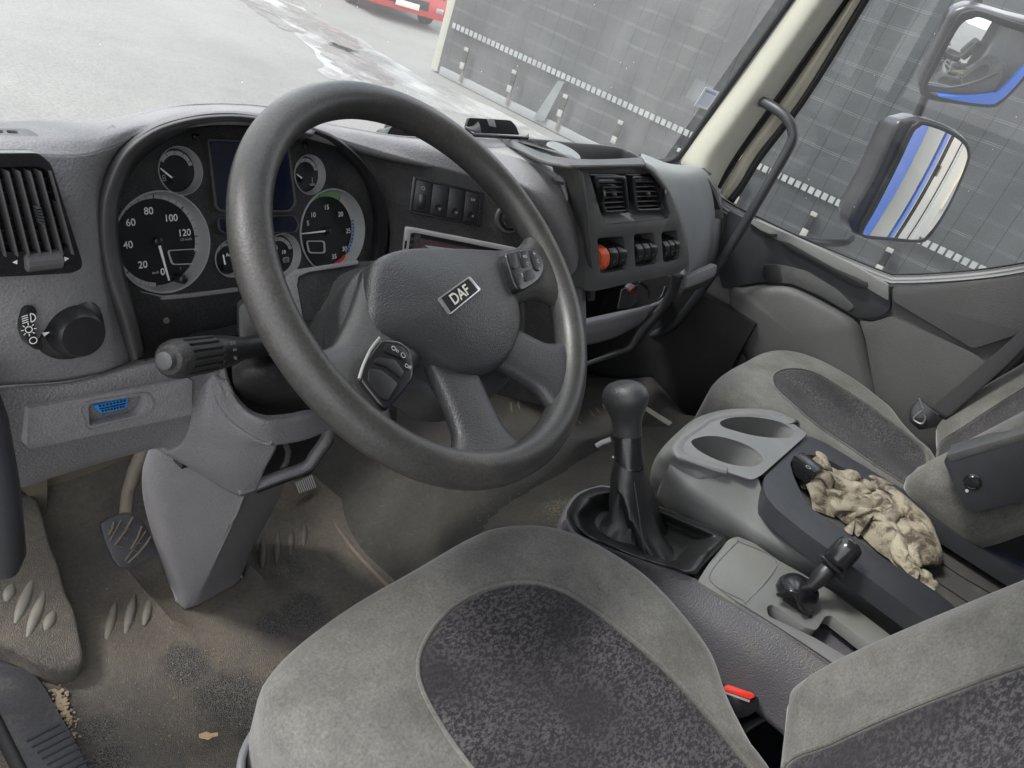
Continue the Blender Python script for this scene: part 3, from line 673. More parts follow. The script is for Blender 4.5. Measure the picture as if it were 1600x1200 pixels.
# handle recess and pull
plate('handle_recess', up, [(1193, 412), (1222, 414), (1262, 424), (1308, 452), (1336, 480), (1325, 488), (1280, 462), (1238, 444), (1196, 440), (1190, 426)], .03, M['stack'], door, bev=.004, r=5, d=.004)
plate('handle_recess', up, [(1193, 413), (1218, 415), (1222, 440), (1196, 440), (1190, 427)], .03, M['black'], door, bev=.003, r=5, d=.007)
plate('trim_ledge', up, [(1168, 346), (1180, 343), (1290, 393), (1340, 418), (1388, 446), (1388, 470), (1330, 436), (1270, 402), (1200, 368)], .02, M['consolel'], door, bev=.006, r=4, d=.012)
plate('release_lever', up, [(1216, 376), (1232, 380), (1300, 418), (1356, 443), (1354, 450), (1340, 450), (1290, 422), (1228, 387)], .015, M['black'], door, bev=.003, r=3, d=.02)
plate('lock_slider', up, [(1188, 360), (1200, 365), (1214, 366), (1212, 371), (1198, 370)], .01, M['rubber'], door, bev=.002, r=2, d=.018)
mp_ = PL((2.055, 0, 0), (-1, 0, 0))
slab('map_pocket', mp_, [(1134, 456), (1160, 447), (1196, 443), (1236, 446), (1290, 472), (1335, 500), (1348, 530), (1358, 575), (1366, 640), (1290, 640), (1200, 625), (1160, 560)], M['doortrim'], door, dome=.02, re=.03, back=.05, nth=80)
plate('rear_trim', mp_, [(1394, 470), (1394, 449), (1450, 446), (1610, 430), (1760, 405), (1760, 560), (1600, 520), (1520, 545)], .05, M['doortrim'], door, bev=.02, r=6, d=-.012)
plate('rear_trim_lower', mp_, [(1342, 500), (1362, 503), (1392, 494), (1520, 552), (1640, 640), (1640, 760), (1400, 760), (1372, 640), (1352, 530)], .05, M['doortrim'], door, bev=.012, r=6, d=-.01)
# lower footwell side (footwell shade put into its black colour)
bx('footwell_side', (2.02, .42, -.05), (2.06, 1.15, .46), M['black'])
# ------------------------------------------------------------------ A pillar grab handle
gh = thing('grab_handle', P(1130, 400, 'X', 2.03), 'long dark grab bar bolted to the passenger side pillar', 'grab handle')
hp = [P(1178, 153, 'X', 2.02), P(1190, 158, 'X', 2.0), P(1212, 170, 'X', 1.985), P(1230, 186, 'X', 1.98), P(1238, 205, 'X', 1.98), P(1234, 228, 'X', 1.98), P(1190, 305, 'X', 1.98), P(1140, 388, 'X', 1.98), P(1100, 448, 'X', 1.99), P(1068, 490, 'X', 2.0), P(1046, 512, 'X', 2.0), P(1020, 524, 'X', 2.03)]
tube('bar', hp, .0125, mat('handle_dark', (.035, .037, .042), .4, grain=.2, gscale=900, gtype='noise'), gh, n=14, smoothn=60)
lathe('mounting_boss', P(1184, 158, 'X', 2.03), (-1, -.2, 0), [(0, .014), (.03, .016), (.036, .01)], M['black'], gh, n=18)
# ------------------------------------------------------------------ mirrors
MX_ = 2.5
mr = thing('door_mirror', (MX_, .33, .6), 'pair of black framed truck mirrors on an arm outside the passenger window', 'mirror')
def mirror(name, px_out, px_in, px_glass, p0, n, bulge):
    pl = PL(p0, n)
    hs, _ = slab(name, pl, px_out, mat(name+'_shell', (.03, .031, .034), .3, mott=.3, mscale=10), mr, dome=0, re=.015, back=.10, rb=.05, nth=80)
    plate('rim', pl, crv(px_in, 60, True), .03, M['rubber'], hs, d=.012, bev=.002, bang=60, holes=[crv(px_glass, 60, True)])
    plate('backing', pl, crv(px_glass, 60, True), .01, M['void'], hs, d=-.022)
    o2 = crv([pl.at(x, y, .008) for x, y in px_glass], 64, True); c = np.mean(o2, axis=0); rm_ = max(np.linalg.norm(q-c) for q in o2); c = c+pl.n*bulge*10*rm_**2; bm = bmesh.new(); rings = []
    for k in range(1, 15):
        s = k/14; rings.append([bm.verts.new(V(c+((q-c)-pl.n*((q-c)@pl.n))*s-pl.n*bulge*(np.linalg.norm(((q-c)-pl.n*((q-c)@pl.n))*s)**2)*10)) for q in o2])
    c0 = bm.verts.new(V(c))
    for k in range(64): bm.faces.new((c0, rings[0][k], rings[0][(k+1) % 64]))
    for a, b in zip(rings, rings[1:]):
        for k in range(64): bm.faces.new((a[k], b[k], b[(k+1) % 64], a[(k+1) % 64]))
    g = fin('mirror_glass', bm, M['mirror'], hs)
    me = g.data
    return hs
NM = (-.711, -.701, .045)
mirror('main_mirror', [(1420, 186), (1440, 184), (1480, 196), (1506, 212), (1518, 232), (1514, 262), (1480, 330), (1452, 374), (1434, 382), (1380, 378), (1344, 370), (1330, 352), (1334, 330), (1362, 280), (1392, 215), (1404, 192)],
       [(1432, 194), (1446, 190), (1482, 202), (1508, 218), (1517, 238), (1512, 262), (1482, 328), (1452, 372), (1436, 379), (1390, 376), (1352, 372), (1344, 360), (1362, 325), (1398, 255), (1422, 205)],
       [(1436, 199), (1446, 196), (1480, 208), (1504, 224), (1512, 240), (1507, 262), (1478, 326), (1450, 368), (1434, 375), (1390, 371), (1354, 368), (1350, 360), (1368, 326), (1402, 258), (1426, 209)],
       (MX_, .27, .9), NM, .016)
NM2 = (-.91, -.33, -.23)
mirror('wide_angle_mirror', [(1500, 12), (1520, 10), (1570, 24), (1640, 44), (1650, 70), (1600, 130), (1570, 160), (1550, 171), (1500, 166), (1446, 156), (1436, 140), (1438, 118), (1470, 50), (1484, 22)],
       [(1512, 18), (1530, 17), (1570, 30), (1636, 52), (1644, 70), (1590, 136), (1566, 160), (1545, 168), (1500, 162), (1452, 154), (1443, 140), (1448, 118), (1482, 52), (1498, 25)],
       [(1518, 28), (1532, 26), (1570, 40), (1630, 60), (1632, 75), (1584, 134), (1562, 155), (1545, 161), (1500, 155), (1458, 146), (1449, 136), (1455, 118), (1488, 56), (1504, 34)],
       (MX_, .25, 1.2), NM2, .13)
tube('arm', [P(1446, 150, 'X', 2.55), P(1438, 170, 'X', 2.55), P(1430, 190, 'X', 2.55)], .012, M['rubber'], mr)
tube('arm', [P(1330, 372, 'X', 2.5), P(1320, 378, 'X', 2.45), P(1300, 380, 'X', 2.35), P(1270, 378, 'X', 2.2), P(1240, 372, 'X', 2.13)], .012, M['rubber'], mr, smoothn=20)
tube('arm', [P(1528, 12, 'X', 2.55), P(1532, -20, 'X', 2.55), P(1540, -120, 'X', 2.5)], .012, M['rubber'], mr)
# sticker on windscreen
def onws(x, y, d=.0):
    a = wl[0]; n = unit(np.cross(wl[1]-wl[0], wl[3]-wl[0])); n = n if n[1] < 0 else -n
    return PL(a+n*(.012+d), n)
spl = onws(0, 0)
st = plate('vignette_sticker', spl, [(1103, 136), (1124, 144), (1105, 172), (1085, 165)], .0008, mat('sticker_white', (.8, .82, .88), .4), None)
tag(st, 'small white and pale blue sticker in the lower corner of the windscreen', 'sticker')
plate('printed_area', spl, [(1104, 140), (1120, 146), (1118, 150), (1102, 144)], .0008, mat('sticker_blue', (.35, .42, .62), .4), st, d=.0008)
plate('printed_area', spl, [(1101, 146), (1117, 152), (1105, 168), (1090, 163)], .0008, mat('sticker_pale', (.62, .66, .76), .4), st, d=.0008)
# ================================================================== DASHBOARD
dash = thing('dashboard', (1.1, .8, .4), 'grey moulded truck dashboard with instrument cluster, vents and switch banks', 'dashboard')
def L3(*q):  # (x, y, axis, value) list -> points
    return [P(*a) for a in q]
def Yc(pts): return [P(x, y, 'Y', v) for x, y, v in pts]
# --- top skin running from the left edge over the cluster to the centre, then the left pod face below it
_x = [-160, 0, 60, 110, 150, 190, 225, 262, 300, 360, 430, 498, 560, 620, 700, 765]
def rowz(xs, ys, vs): return Yc(list(zip(xs, ys, vs)))
loft('top_skin', [
    rowz(_x, [200, 205, 202, 200, 198, 194, 186, 178, 174, 178, 184, 200, 215, 225, 232, 240], [.88, .90, .90, .91, .92, .92, .93, .94, .95, .95, .95, .95, .95, .95, .93, .90]),
    rowz(_x, [184, 190, 188, 190, 190, 182, 174, 167, 163, 162, 168, 190, 202, 212, 219, 235], [.74, .76, .77, .775, .78, .78, .785, .79, .795, .805, .815, .82, .82, .81, .79, .765]),
    rowz(_x, [195, 198, 197, 198, 197, 190, 180, 170.5, 165.5, 164.5, 171, 192, 204, 214.5, 223, 242], [.69, .705, .715, .72, .725, .735, .75, .762, .772, .782, .792, .798, .798, .788, .77, .74]),
    rowz(_x, [212, 216, 216, 216, 214, 204, 192, 179, 172, 170, 177.5, 197, 209, 221, 236, 256], [.65, .658, .662, .668, .68, .695, .715, .728, .742, .754, .763, .768, .766, .756, .735, .705]),
    rowz([-160, 0, 60, 108, 142, 180, 216, 256, 298, 360, 430, 495, 558, 620, 700, 758], [240, 240, 242, 244, 240, 228, 208, 190, 181, 178, 186, 206, 226, 245, 267, 284], [.635, .635, .637, .642, .655, .68, .70, .712, .722, .732, .742, .746, .744, .734, .718, .694]),
], M['dash'], dash, nu=110, nv=30, thick=.012)
loft('left_pod', [
    Yc([(-160, 240, .635), (0, 240, .635), (60, 242, .637), (108, 244, .642), (142, 240, .655), (180, 228, .68), (206, 214, .695)]),
    Yc([(-160, 280, .632), (0, 280, .628), (70, 280, .63), (110, 280, .635), (138, 276, .648), (158, 262, .668), (178, 246, .686)]),
    Yc([(-160, 330, .63), (0, 330, .625), (80, 330, .625), (120, 330, .63), (142, 325, .645), (152, 315, .66), (160, 300, .676)]),
    Yc([(-160, 430, .63), (0, 430, .62), (90, 430, .625), (135, 430, .632), (155, 428, .645), (163, 420, .655), (168, 405, .668)]),
    Yc([(-160, 520, .635), (0, 520, .625), (90, 520, .625), (140, 518, .63), (168, 512, .64), (180, 508, .65), (186, 500, .66)]),
    Yc([(-160, 610, .65), (0, 602, .64), (90, 596, .64), (135, 588, .64), (168, 580, .642), (190, 572, .65), (204, 566, .66)]),
], M['dash'], dash, nu=60, nv=60, thick=.02)
# binnacle rim: bright rolled edge then dark inner wall down to the cluster
rimpath = [(205, 566, .66), (188, 505, .655), (168, 450, .66), (154, 390, .665), (152, 330, .67), (162, 285, .675), (185, 240, .685), (222, 208, .695), (265, 189, .705), (320, 178, .72), (380, 177, .73), (440, 188, .74), (492, 206, .745)]
def inset(path, dx, dy, dv):
    return [(x+dx*math.cos(math.atan2(370-y, 380-x)), y+dy*math.sin(math.atan2(370-y, 380-x)), v+dv) for x, y, v in path]
loft('binnacle_rim', [Yc(inset(rimpath, -3, -3, .004)), Yc(inset(rimpath, 3, 2, -.010)), Yc(inset(rimpath, 12, 6, -.016)), Yc(inset(rimpath, 22, 11, -.010)), Yc(inset(rimpath, 30, 15, .01))], M['rimp'], dash, nu=70, nv=16, thick=.006)
loft('binnacle_wall', [Yc(inset(rimpath, 28, 14, .008)), Yc(inset(rimpath, 34, 22, .05)), Yc([(x+30, y+18, v+.09) for x, y, v in rimpath])], M['black'], dash, nu=60, nv=8, thick=.004)
# ---- cluster plane
CN = unit((0, -.94, .34)); CLP = PL((.62, .755, .72), CN)
DIALS = {'speedometer': (256, 379, 68), 'rev_counter': (521, 362, 46), 'fuel_gauge': (282, 267, 32), 'temperature_gauge': (484, 273, 22.5), 'air_pressure_gauge': (362, 404, 24), 'air_pressure_gauge2': (442, 399, 26)}
def dial_r(cx, cy, rx): return np.linalg.norm(CLP.at(cx+rx, cy)-CLP.at(cx, cy))
def plate3(name, pl, px, t, m, par, circ, r=20):
    bm = bmesh.new(); f = [pl.at(*q) for q in rnd(px, r)]; hs = []
    for cx, cy, rr in circ:
        o = pl.at(cx, cy); h = [o+(pl.u*math.cos(2*math.pi*k/48)+pl.v*math.sin(2*math.pi*k/48))*rr for k in range(48)]; hs.append((h, [p-pl.n*t for p in h]))
    plate_bm(bm, f, [p-pl.n*t for p in f], hs); return fin(name, bm, m, par)
clus = plate3('instrument_cluster', CLP, [(168, 250), (215, 205), (300, 180), (400, 175), (480, 195), (555, 250), (592, 300), (612, 370), (604, 430), (560, 470), (340, 480), (190, 470), (160, 400)], .004, M['fascia'], dash, [(a, b, dial_r(a, b, c)*1.03) for a, b, c in DIALS.values()])
cu_, cv_ = CLP.u, CLP.v
if cu_[0] < 0: cu_ = -cu_
if cv_[2] < 0: cv_ = -cv_
def dial(name, cx, cy, rx, par=clus, arc=(225, -45), ticks=13, band=M['scale'], face=True):
    r = dial_r(cx, cy, rx); dep = .19*r+.004; o = CLP.at(cx, cy)-CN*(dep+.0045)
    def W(ang, rad, d=0): return o+cu_*math.cos(R(ang))*rad+cv_*math.sin(R(ang))*rad+CN*d
    disc = lathe(name, o, CN, [(0, r*1.0), (.003, r*1.0)], M['black'], par, n=48)
    bm = bmesh.new(); n = 64; prof = [(.93, .003), (.985, dep*.5+.003), (1.0, dep+.002), (1.025, dep+.0065), (1.05, dep+.0065), (1.055, dep+.003)]
    rings = [[bm.verts.new(V(W(360*k/n, r*a, b))) for k in range(n)] for a, b in prof]
    for A, B in zip(rings, rings[1:]):
        for k in range(n): bm.faces.new((A[k], A[(k+1) % n], B[(k+1) % n], B[k]))
    fin('bezel_ring', bm, M['dialwall'], disc, ang=60)
    globals()['DEP'] = dep
    def band_(a0, a1, r0, r1, d, m, nm='scale_band'):
        bm = bmesh.new(); k = max(2, int(abs(a1-a0)/4)); A = [bm.verts.new(V(W(a0+(a1-a0)*i/k, r*r0, d))) for i in range(k+1)]; B = [bm.verts.new(V(W(a0+(a1-a0)*i/k, r*r1, d))) for i in range(k+1)]
        for i in range(k): bm.faces.new((A[i], A[i+1], B[i+1], B[i]))
        return fin(nm, bm, m, disc, smooth=False)
    def ticks_(angs, r0, r1, wd, d, m):
        bm = bmesh.new()
        for a in angs:
            t = cu_*-math.sin(R(a))+cv_*math.cos(R(a)); p0 = W(a, r*r0, d); p1 = W(a, r*r1, d)
            bm.faces.new([bm.verts.new(V(q)) for q in (p0-t*wd, p0+t*wd, p1+t*wd, p1-t*wd)])
        return fin('tick_marks', bm, m, disc, smooth=False)
    def needle(ang, ln, wd=.0016, back=.0):
        t = cu_*-math.sin(R(ang))+cv_*math.cos(R(ang)); bm = bmesh.new()
        a, b_ = W(ang, -back*r, .008), W(ang, ln*r, .007)
        plate_bm(bm, [a-t*wd, a+t*wd, b_+t*wd*.6, b_-t*wd*.6], [q-CN*.001 for q in (a-t*wd, a+t*wd, b_+t*wd*.6, b_-t*wd*.6)]); fin('needle', bm, M['needle'], disc)
        lathe('needle_hub', o+CN*.003, CN, [(0, .0052), (.006, .005), (.0075, .003)], M['black'], disc, n=20)
    return disc, o, r, W, band_, ticks_, needle
def nums(disc, items, size, m=None, rot=0):
    bms = [text('n', s, CLP.at(x, y, -DEP+.0008), cu_, cv_, size, None, None, bold=.012) for s, x, y in items]
    return fin('numerals', join_bms(bms), m or M['white'], disc, smooth=False)
d_, o_, r_, W_, bd_, tk_, nd_ = dial('speedometer', *DIALS['speedometer'])
bd_(-100, 205, .86, .975, .0045, M['scale']) if False else bd_(-20, 262, .87, .99, .0047, M['scale'])
tk_([262-282*i/26 for i in range(27)], .88, .955, .0003, .0052, M['black']); tk_([262-282*i/6.5 for i in range(7)], .86, .98, .0007, .0054, M['black'])
nums(d_, [('0', 254, 425), ('20', 223, 414), ('40', 200, 383), ('60', 204, 348), ('80', 232, 330), ('100', 267, 341), ('120', 288, 364)], .0115)
nums(d_, [('125 km/h', 290, 374), ('km/h', 243, 426), ('T', 282, 420)], .0042, M['print'])
nd_(-83 if False else math.degrees(math.atan2((CLP.at(262, 436, -.015)-o_)@cv_, (CLP.at(262, 436, -.015)-o_)@cu_)), .86)
def cframe(name, px, par, t=.0008, d=.0001, m=None, wd=2.2):
    c = np.mean(px, axis=0); inn = [tuple(c+(np.array(q)-c)*(1-wd/np.linalg.norm(np.array(q)-c)*1.4)) for q in px]
    bm = bmesh.new(); f = [CLP.at(*q, d) for q in rnd(px, 5)]; h = [CLP.at(*q, d) for q in rnd(inn, 4)]
    plate_bm(bm, f, [p-CN*t for p in f], [(h, [p-CN*t for p in h])]); fin(name, bm, m or M['print'], par, smooth=False)
cframe('trip_window', [(261, 391), (312, 388), (308, 413), (268, 414)], d_, d=-DEP+.001)
lathe('trip_button', CLP.at(277, 434, -DEP), CN, [(0, .006), (.014, .0055), (.016, .003)], M['black'], d_, n=20)
d_, o_, r_, W_, bd_, tk_, nd_ = dial('rev_counter', *DIALS['rev_counter'])
bd_(-45, 15, .84, .98, .0047, M['scale']); bd_(15, 62, .84, .98, .0047, M['scale']); bd_(60, 140, .84, .98, .0047, M['green'])
for i in range(9): bd_(8-i*6, 4-i*6, .85, .93, .0051, M['bluem'])
bd_(-50, -78, .85, .97, .0051, M['redm'])
tk_([140, 103, 60, 12, -40, -78], .82, .98, .0006, .0056, M['black'])
nums(d_, [('5', 481, 349), ('10', 489, 336), ('15', 510, 324), ('20', 532, 335), ('25', 544, 361), ('30', 538, 389), ('35', 522, 401)], .0095)
_q = CLP.at(479, 364, -DEP)-o_; nd_(math.degrees(math.atan2(_q@cv_, _q@cu_)), .80, .0013)
cframe('trip_window', [(478, 376), (508, 376), (509, 396), (482, 396)], d_, d=-DEP+.001)
for nm, cx, cy, rx, tip, its in (('fuel_gauge', *DIALS['fuel_gauge'], (251, 263), []), ('temperature_gauge', *DIALS['temperature_gauge'], (464, 272), []), ('air_pressure_gauge', *DIALS['air_pressure_gauge'], (349, 398), [('Ad', 357, 398)]), ('air_pressure_gauge', *DIALS['air_pressure_gauge2'], (432, 396), [('5', 432, 387), ('10', 443, 394)])):
    d_, o_, r_, W_, bd_, tk_, nd_ = dial(nm, cx, cy, rx)
    bd_(15, 150, .66, .84, .0047, M['scale']); tk_([30, 60, 90, 120, 150], .70, .84, .0004, .0054, M['black'])
    _q = CLP.at(*tip, -DEP)-o_; a_ = math.degrees(math.atan2(_q@cv_, _q@cu_)); bm = bmesh.new()
    p0 = CLP.at(cx-9, cy+14, -DEP+.004) if cx < 420 else CLP.at(cx-9, cy+8, -DEP+.004); p1 = CLP.at(*tip, -DEP+.003); t = unit(np.cross(CN, p1-p0))*.0011
    plate_bm(bm, [p0-t, p0+t, p1+t*.6, p1-t*.6], [q-CN*.0008 for q in (p0-t, p0+t, p1+t*.6, p1-t*.6)]); fin('needle', bm, M['needle'], d_)
    lathe('needle_hub', p0-CN*.005, CN, [(0, .004), (.006, .0038)], M['black'], d_, n=16)
    if its: nums(d_, its, .007)
# small printed symbols: fuel pump, thermometer, brake circle
def ring_bm(c, r0, r1, u, v, n=24, a0=0, a1=360):
    bm = bmesh.new(); A = [bm.verts.new(V(c+u*r0*math.cos(R(a0+(a1-a0)*i/n))+v*r0*math.sin(R(a0+(a1-a0)*i/n)))) for i in range(n+1)]; B = [bm.verts.new(V(c+u*r1*math.cos(R(a0+(a1-a0)*i/n))+v*r1*math.sin(R(a0+(a1-a0)*i/n)))) for i in range(n+1)]
    for i in range(n): bm.faces.new((A[i], A[i+1], B[i+1], B[i]))
    return bm
def seg_bm(c, u, v, segs, wd):
    bm = bmesh.new()
    for x0, y0, x1, y1 in segs:
        a = c+u*x0+v*y0; b = c+u*x1+v*y1; t = unit(b-a); s_ = np.cross(np.cross(u, v), t)*wd/2
        bm.faces.new([bm.verts.new(V(q)) for q in (a-s_, b-s_, b+s_, a+s_)])
    return bm
o = CLP.at(447, 406, -DEP+.001); fin('brake_symbol', join_bms([ring_bm(o, .003, .0037, cu_, cv_), ring_bm(o, .0045, .0052, cu_, cv_, 16, 130, 230), ring_bm(o, .0045, .0052, cu_, cv_, 16, -50, 50), seg_bm(o, cu_, cv_, [(0, -.0018, 0, .0018)], .0008)]), M['print'], clus, smooth=False)
o = CLP.at(488, 283, -DEP+.001); fin('temperature_symbol', seg_bm(o, cu_, cv_, [(0, -.003, 0, .005), (-.005, -.004, .005, -.004), (-.004, -.0055, .004, -.0055)], .0009), M['print'], clus, smooth=False)
o = CLP.at(257, 278, -DEP+.001); fin('fuel_symbol', seg_bm(o, cu_, cv_, [(-.002, -.003, -.002, .003), (.001, -.003, .001, .003), (-.002, .003, .001, .003), (-.002, 0, .001, 0), (-.003, -.003, .002, -.003)], .0007), M['print'], clus, smooth=False)
# lcd panel + warning slot
cframe('display_frame', [(324, 217), (452, 222), (464, 318), (455, 331), (345, 331), (336, 325)], clus, t=.002, d=.004, m=M['stack'], wd=3)
plate('display_screen', CLP, [(328, 221), (449, 226), (459, 318), (450, 327), (347, 327), (338, 320)], .002, M['lcd'], clus, d=.003, r=6)
plate('warning_lamp_strip', CLP, [(342, 343), (460, 339), (466, 350), (463, 360), (352, 363), (343, 356)], .002, M['lcd'], clus, d=.003, r=6)
cframe('strip_frame', [(340, 341), (461, 336), (469, 350), (465, 363), (352, 366), (341, 358)], clus, t=.002, d=.004, m=M['stack'], wd=2)
for x, y in ((304, 214), (474, 227)): lathe('screw_cap', CLP.at(x, y, .0), CN, [(0, .004), (.005, .0038), (.006, .002)], M['gloss'], clus, n=14)
# curved dark bezel ring right of cluster, stepping out to the fascia
loft('cluster_bezel', [Yc([(470, 205, .76), (520, 228, .755), (562, 272, .75), (580, 320, .745), (583, 360, .74), (575, 400, .735), (560, 440, .73)]),
    Yc([(475, 204, .75), (526, 226, .745), (568, 268, .74), (590, 318, .73), (594, 362, .725), (588, 402, .72), (572, 446, .715)]),
    Yc([(480, 203, .745), (532, 224, .74), (578, 266, .735), (602, 316, .725), (606, 362, .72), (600, 405, .715), (586, 450, .71)])], M['black'], dash, nu=50, nv=12, thick=.006)
# lower plate under the dials
LP2 = PL((.5, .715, .6), (0, -.95, .2))
plate('lower_cluster_panel', LP2, [(186, 425), (198, 440), (220, 457), (257, 465), (300, 459), (372, 450), (400, 455), (470, 470), (560, 480), (560, 560), (352, 545), (300, 548), (204, 565), (188, 500)], .02, M['fascia'], dash, bev=.003, r=6)
plate('cluster_lip', PL((.5, .705, .6), (0, -.9, .4)), [(205, 452), (255, 462), (300, 458), (372, 449), (374, 456), (302, 465), (255, 469), (203, 460)], .01, M['dash'], dash, bev=.002)
lathe('screw', LP2.at(260, 501, .0), LP2.n, [(0, .004), (.002, .003)], M['silver'], dash, n=12)
# ---- right fascia with rocker switches, radio and lighter, turned towards the driver
FN = unit((-.60, -.74, .26)); FP = PL((.868, .72, .72), FN)
plate('driver_fascia', FP, [(492, 207), (560, 226), (630, 246), (700, 266), (760, 284), (820, 320), (868, 400), (900, 520), (880, 640), (700, 600), (590, 470), (606, 420), (610, 362), (602, 312), (578, 264), (532, 224)], .02, M['fascia'], dash, r=4, bev=.002)
qs = Q(FP, [(648, 277), (752, 302), (747, 352), (641, 330)])
fr_ = qs.frame('switch_bezel', .03, -.02, .004, M['gloss'], dash, ins=.02, insb=.02, r=.02, bev=.0008)
qs.box('switch_well', 0, 1, 0, 1, -.03, -.004, M['void'], fr_)
for k in range(4):
    a = .02+k*.245; sw = thing('x', (0, 0, 0), None, None); bpy.data.objects.remove(sw)
    b = qs.box('rocker_switch', a, a+.225, .04, .96, -.006, .005, M['black'], dash, bev=.0015)
    if k == 0: qs.box('thumb_wheel', a+.06, a+.165, .42, .85, .005, .008, M['gloss'], b, bev=.001)
    else:
        o = qs.p(a+.112, .72, .0052); lathe('finger_dimple', o, FN, [(0, .0052), (.001, .005), (.0004, .004), (.0002, .001)], M['gloss'], b, n=24)
    if k in (0, 3):
        o = qs.p(a+.112, .25, .0056); u_ = qs.U; v_ = unit(qs.p(.5, 0)-qs.p(.5, 1))
        if k == 3: fin('fog_symbol', join_bms([ring_bm(o-u_*.001, .0016, .0021, u_, v_, 14, 90, 270), seg_bm(o, u_, v_, [(.0005, -.002, .0005, .002), (.002, -.001, .004, -.001), (.002, .001, .004, .001)], .0006)]), M['print'], b, smooth=False)
        else: fin('lamp_symbol', join_bms([ring_bm(o, .0022, .0027, u_, v_)]), M['print'], b, smooth=False)
# radio
qr = Q(FP, [(632, 352), (812, 388), (806, 440), (626, 404)])
rd = qr.frame('radio', .0, -.015, .007, M['radio'], dash, ins=.05, insb=.14, r=.06, bev=.0015)
qr.box('radio_face', .04, .96, .1, .9, -.012, .002, M['radiodark'], rd)
qr.box('disc_slot', .14, .93, .16, .26, .002, .0035, M['void'], rd); qr.box('display_window', .14, .93, .30, .55, .002, .003, mat('radio_tint', (.09, .055, .06), .2), rd)
for b_ in (.16, .36, .56): qr.box('radio_button', .055, .085, b_, b_+.12, .002, .0045, M['gloss'], rd, bev=.0005)
qr.box('release_slot', .012, .028, .42, .66, .0071, .0074, M['void'], rd)
for a_ in (.2, .35): qr.box('radio_button', a_, a_+.1, .62, .66, .002, .004, M['radio'], rd)
lg = lathe('lighter_socket', FP.at(794, 341, -.004), FN, [(0, .024), (.006, .024), (.009, .022), (.009, .0185), (.003, .018)], M['stack'], dash, n=36)
lathe('lighter_plug', FP.at(797, 342, .0), FN, [(0, .016), (.010, .0155), (.013, .013), (.0125, .005)], M['gloss'], lg, n=30)
# ---- grey rounded pillar pad between driver fascia and centre stack
loft('centre_pad', [
    Yc([(754, 283, .6945), (782, 297, .682), (812, 318, .663), (850, 380, .64), (866, 440, .63), (872, 500, .63), (860, 560, .64)]),
    Yc([(758, 270, .70), (795, 290, .665), (826, 314, .638), (862, 376, .612), (879, 440, .602), (884, 505, .602), (874, 570, .61)]),
    Yc([(762, 254, .706), (806, 280, .655), (842, 306, .618), (876, 360, .59), (893, 430, .58), (898, 505, .58), (892, 575, .59)]),
    Yc([(763, 241, .735), (816, 262, .67), (862, 294, .62), (886, 335, .59), (902, 395, .575), (909, 460, .57), (912, 540, .575)]),
    Yc([(764, 236, .765), (822, 252, .69), (870, 284, .63), (892, 322, .605), (907, 380, .59), (914, 450, .585), (917, 540, .59)]),
], M['dash'], dash, nu=70, nv=36, thick=.012)
loft('pad_fillet', [Yc([(700, 219, .79), (735, 227, .775), (764, 236, .765), (822, 252, .69), (870, 284, .63), (888, 316, .60)]), Yc([(710, 214, .90), (750, 214, .88), (785, 217, .84), (832, 232, .735), (874, 262, .64), (888, 300, .61)])], M['dash'], dash, nu=30, lin=True, thick=.006)
loft('pad_lower', [Yc([(830, 500, .62), (836, 530, .62), (830, 600, .64)]), Yc([(870, 490, .605), (874, 525, .605), (868, 600, .63)]), Yc([(912, 485, .60), (916, 510, .60), (916, 545, .62)])], M['dashlow'], dash, nu=20, nv=16, thick=.01)
# ---- centre stack
SN = unit((-.17, -.95, .26)); SP = PL((1.25, .555, .72), SN)
stack_out = [(886, 262), (905, 256), (1003, 256), (1022, 266), (1046, 298), (1062, 340), (1072, 385), (1074, 412), (1064, 426), (1000, 439), (930, 455), (912, 454), (914, 420), (910, 360), (900, 310)]
vent_hole = [(919, 271), (1022, 271), (1032, 284), (1047, 334), (1044, 342), (949, 351), (942, 344), (922, 276)]
sw_holes = [[(933, 372), (975, 369), (979, 421), (938, 428)], [(990, 366), (1022, 363), (1026, 412), (993, 418)], [(1033, 363), (1058, 359), (1061, 405), (1037, 411)]]
stk = plate('centre_stack', SP, stack_out, .035, M['stack'], dash, holes=[vent_hole]+sw_holes, r=5, bev=.0025, bang=40)
loft('stack_side', [Yc([(770, 216, .86), (800, 220, .80), (850, 236, .70), (878, 262, .63), (892, 310, .60), (908, 380, .59), (915, 450, .58), (918, 470, .58)]),
    Yc([(785, 214, .84), (820, 224, .76), (866, 240, .66), (890, 266, .60), (903, 312, .575), (915, 380, .56), (921, 450, .56), (922, 470, .56)]),
    Yc([(800, 214, .84), (840, 226, .74), (884, 243, .62), (902, 266, .58), (913, 315, .562), (922, 380, .552), (927, 450, .552), (928, 470, .552)])], M['stack'], dash, nu=50, nv=12, thick=.008)
# top of stack sweeping back to the open tray
A_ = [(785, 216, .84), (812, 230, .74), (850, 246, .66), (880, 252, .62), (920, 255, .60), (960, 254, .60), (1003, 251, .62)]
loft('stack_top', [Yc([(x+2, y+10, v+.0) for x, y, v in A_]), Yc(A_), Yc([(788, 220, .82), (814, 234, .72), (850, 251, .64), (884, 258, .59), (920, 259, .575), (960, 258, .575), (1005, 255, .585)]),
    Yc([(790, 224, .81), (814, 239, .71), (850, 257, .625), (888, 264, .57), (920, 264, .562), (960, 263, .560), (1008, 262, .56)])], M['stack'], dash, nu=50, nv=14, thick=.006)
loft('stack_corner', [Yc([(1003, 251, .62), (1022, 262, .60), (1044, 292, .575), (1062, 336, .57), (1073, 384, .57), (1076, 414, .575)]), Yc([(1006, 257, .575), (1020, 268, .565), (1042, 298, .553), (1059, 340, .55), (1070, 386, .55), (1072, 414, .552)])], M['stack'], dash, nu=40, lin=True, thick=.006)
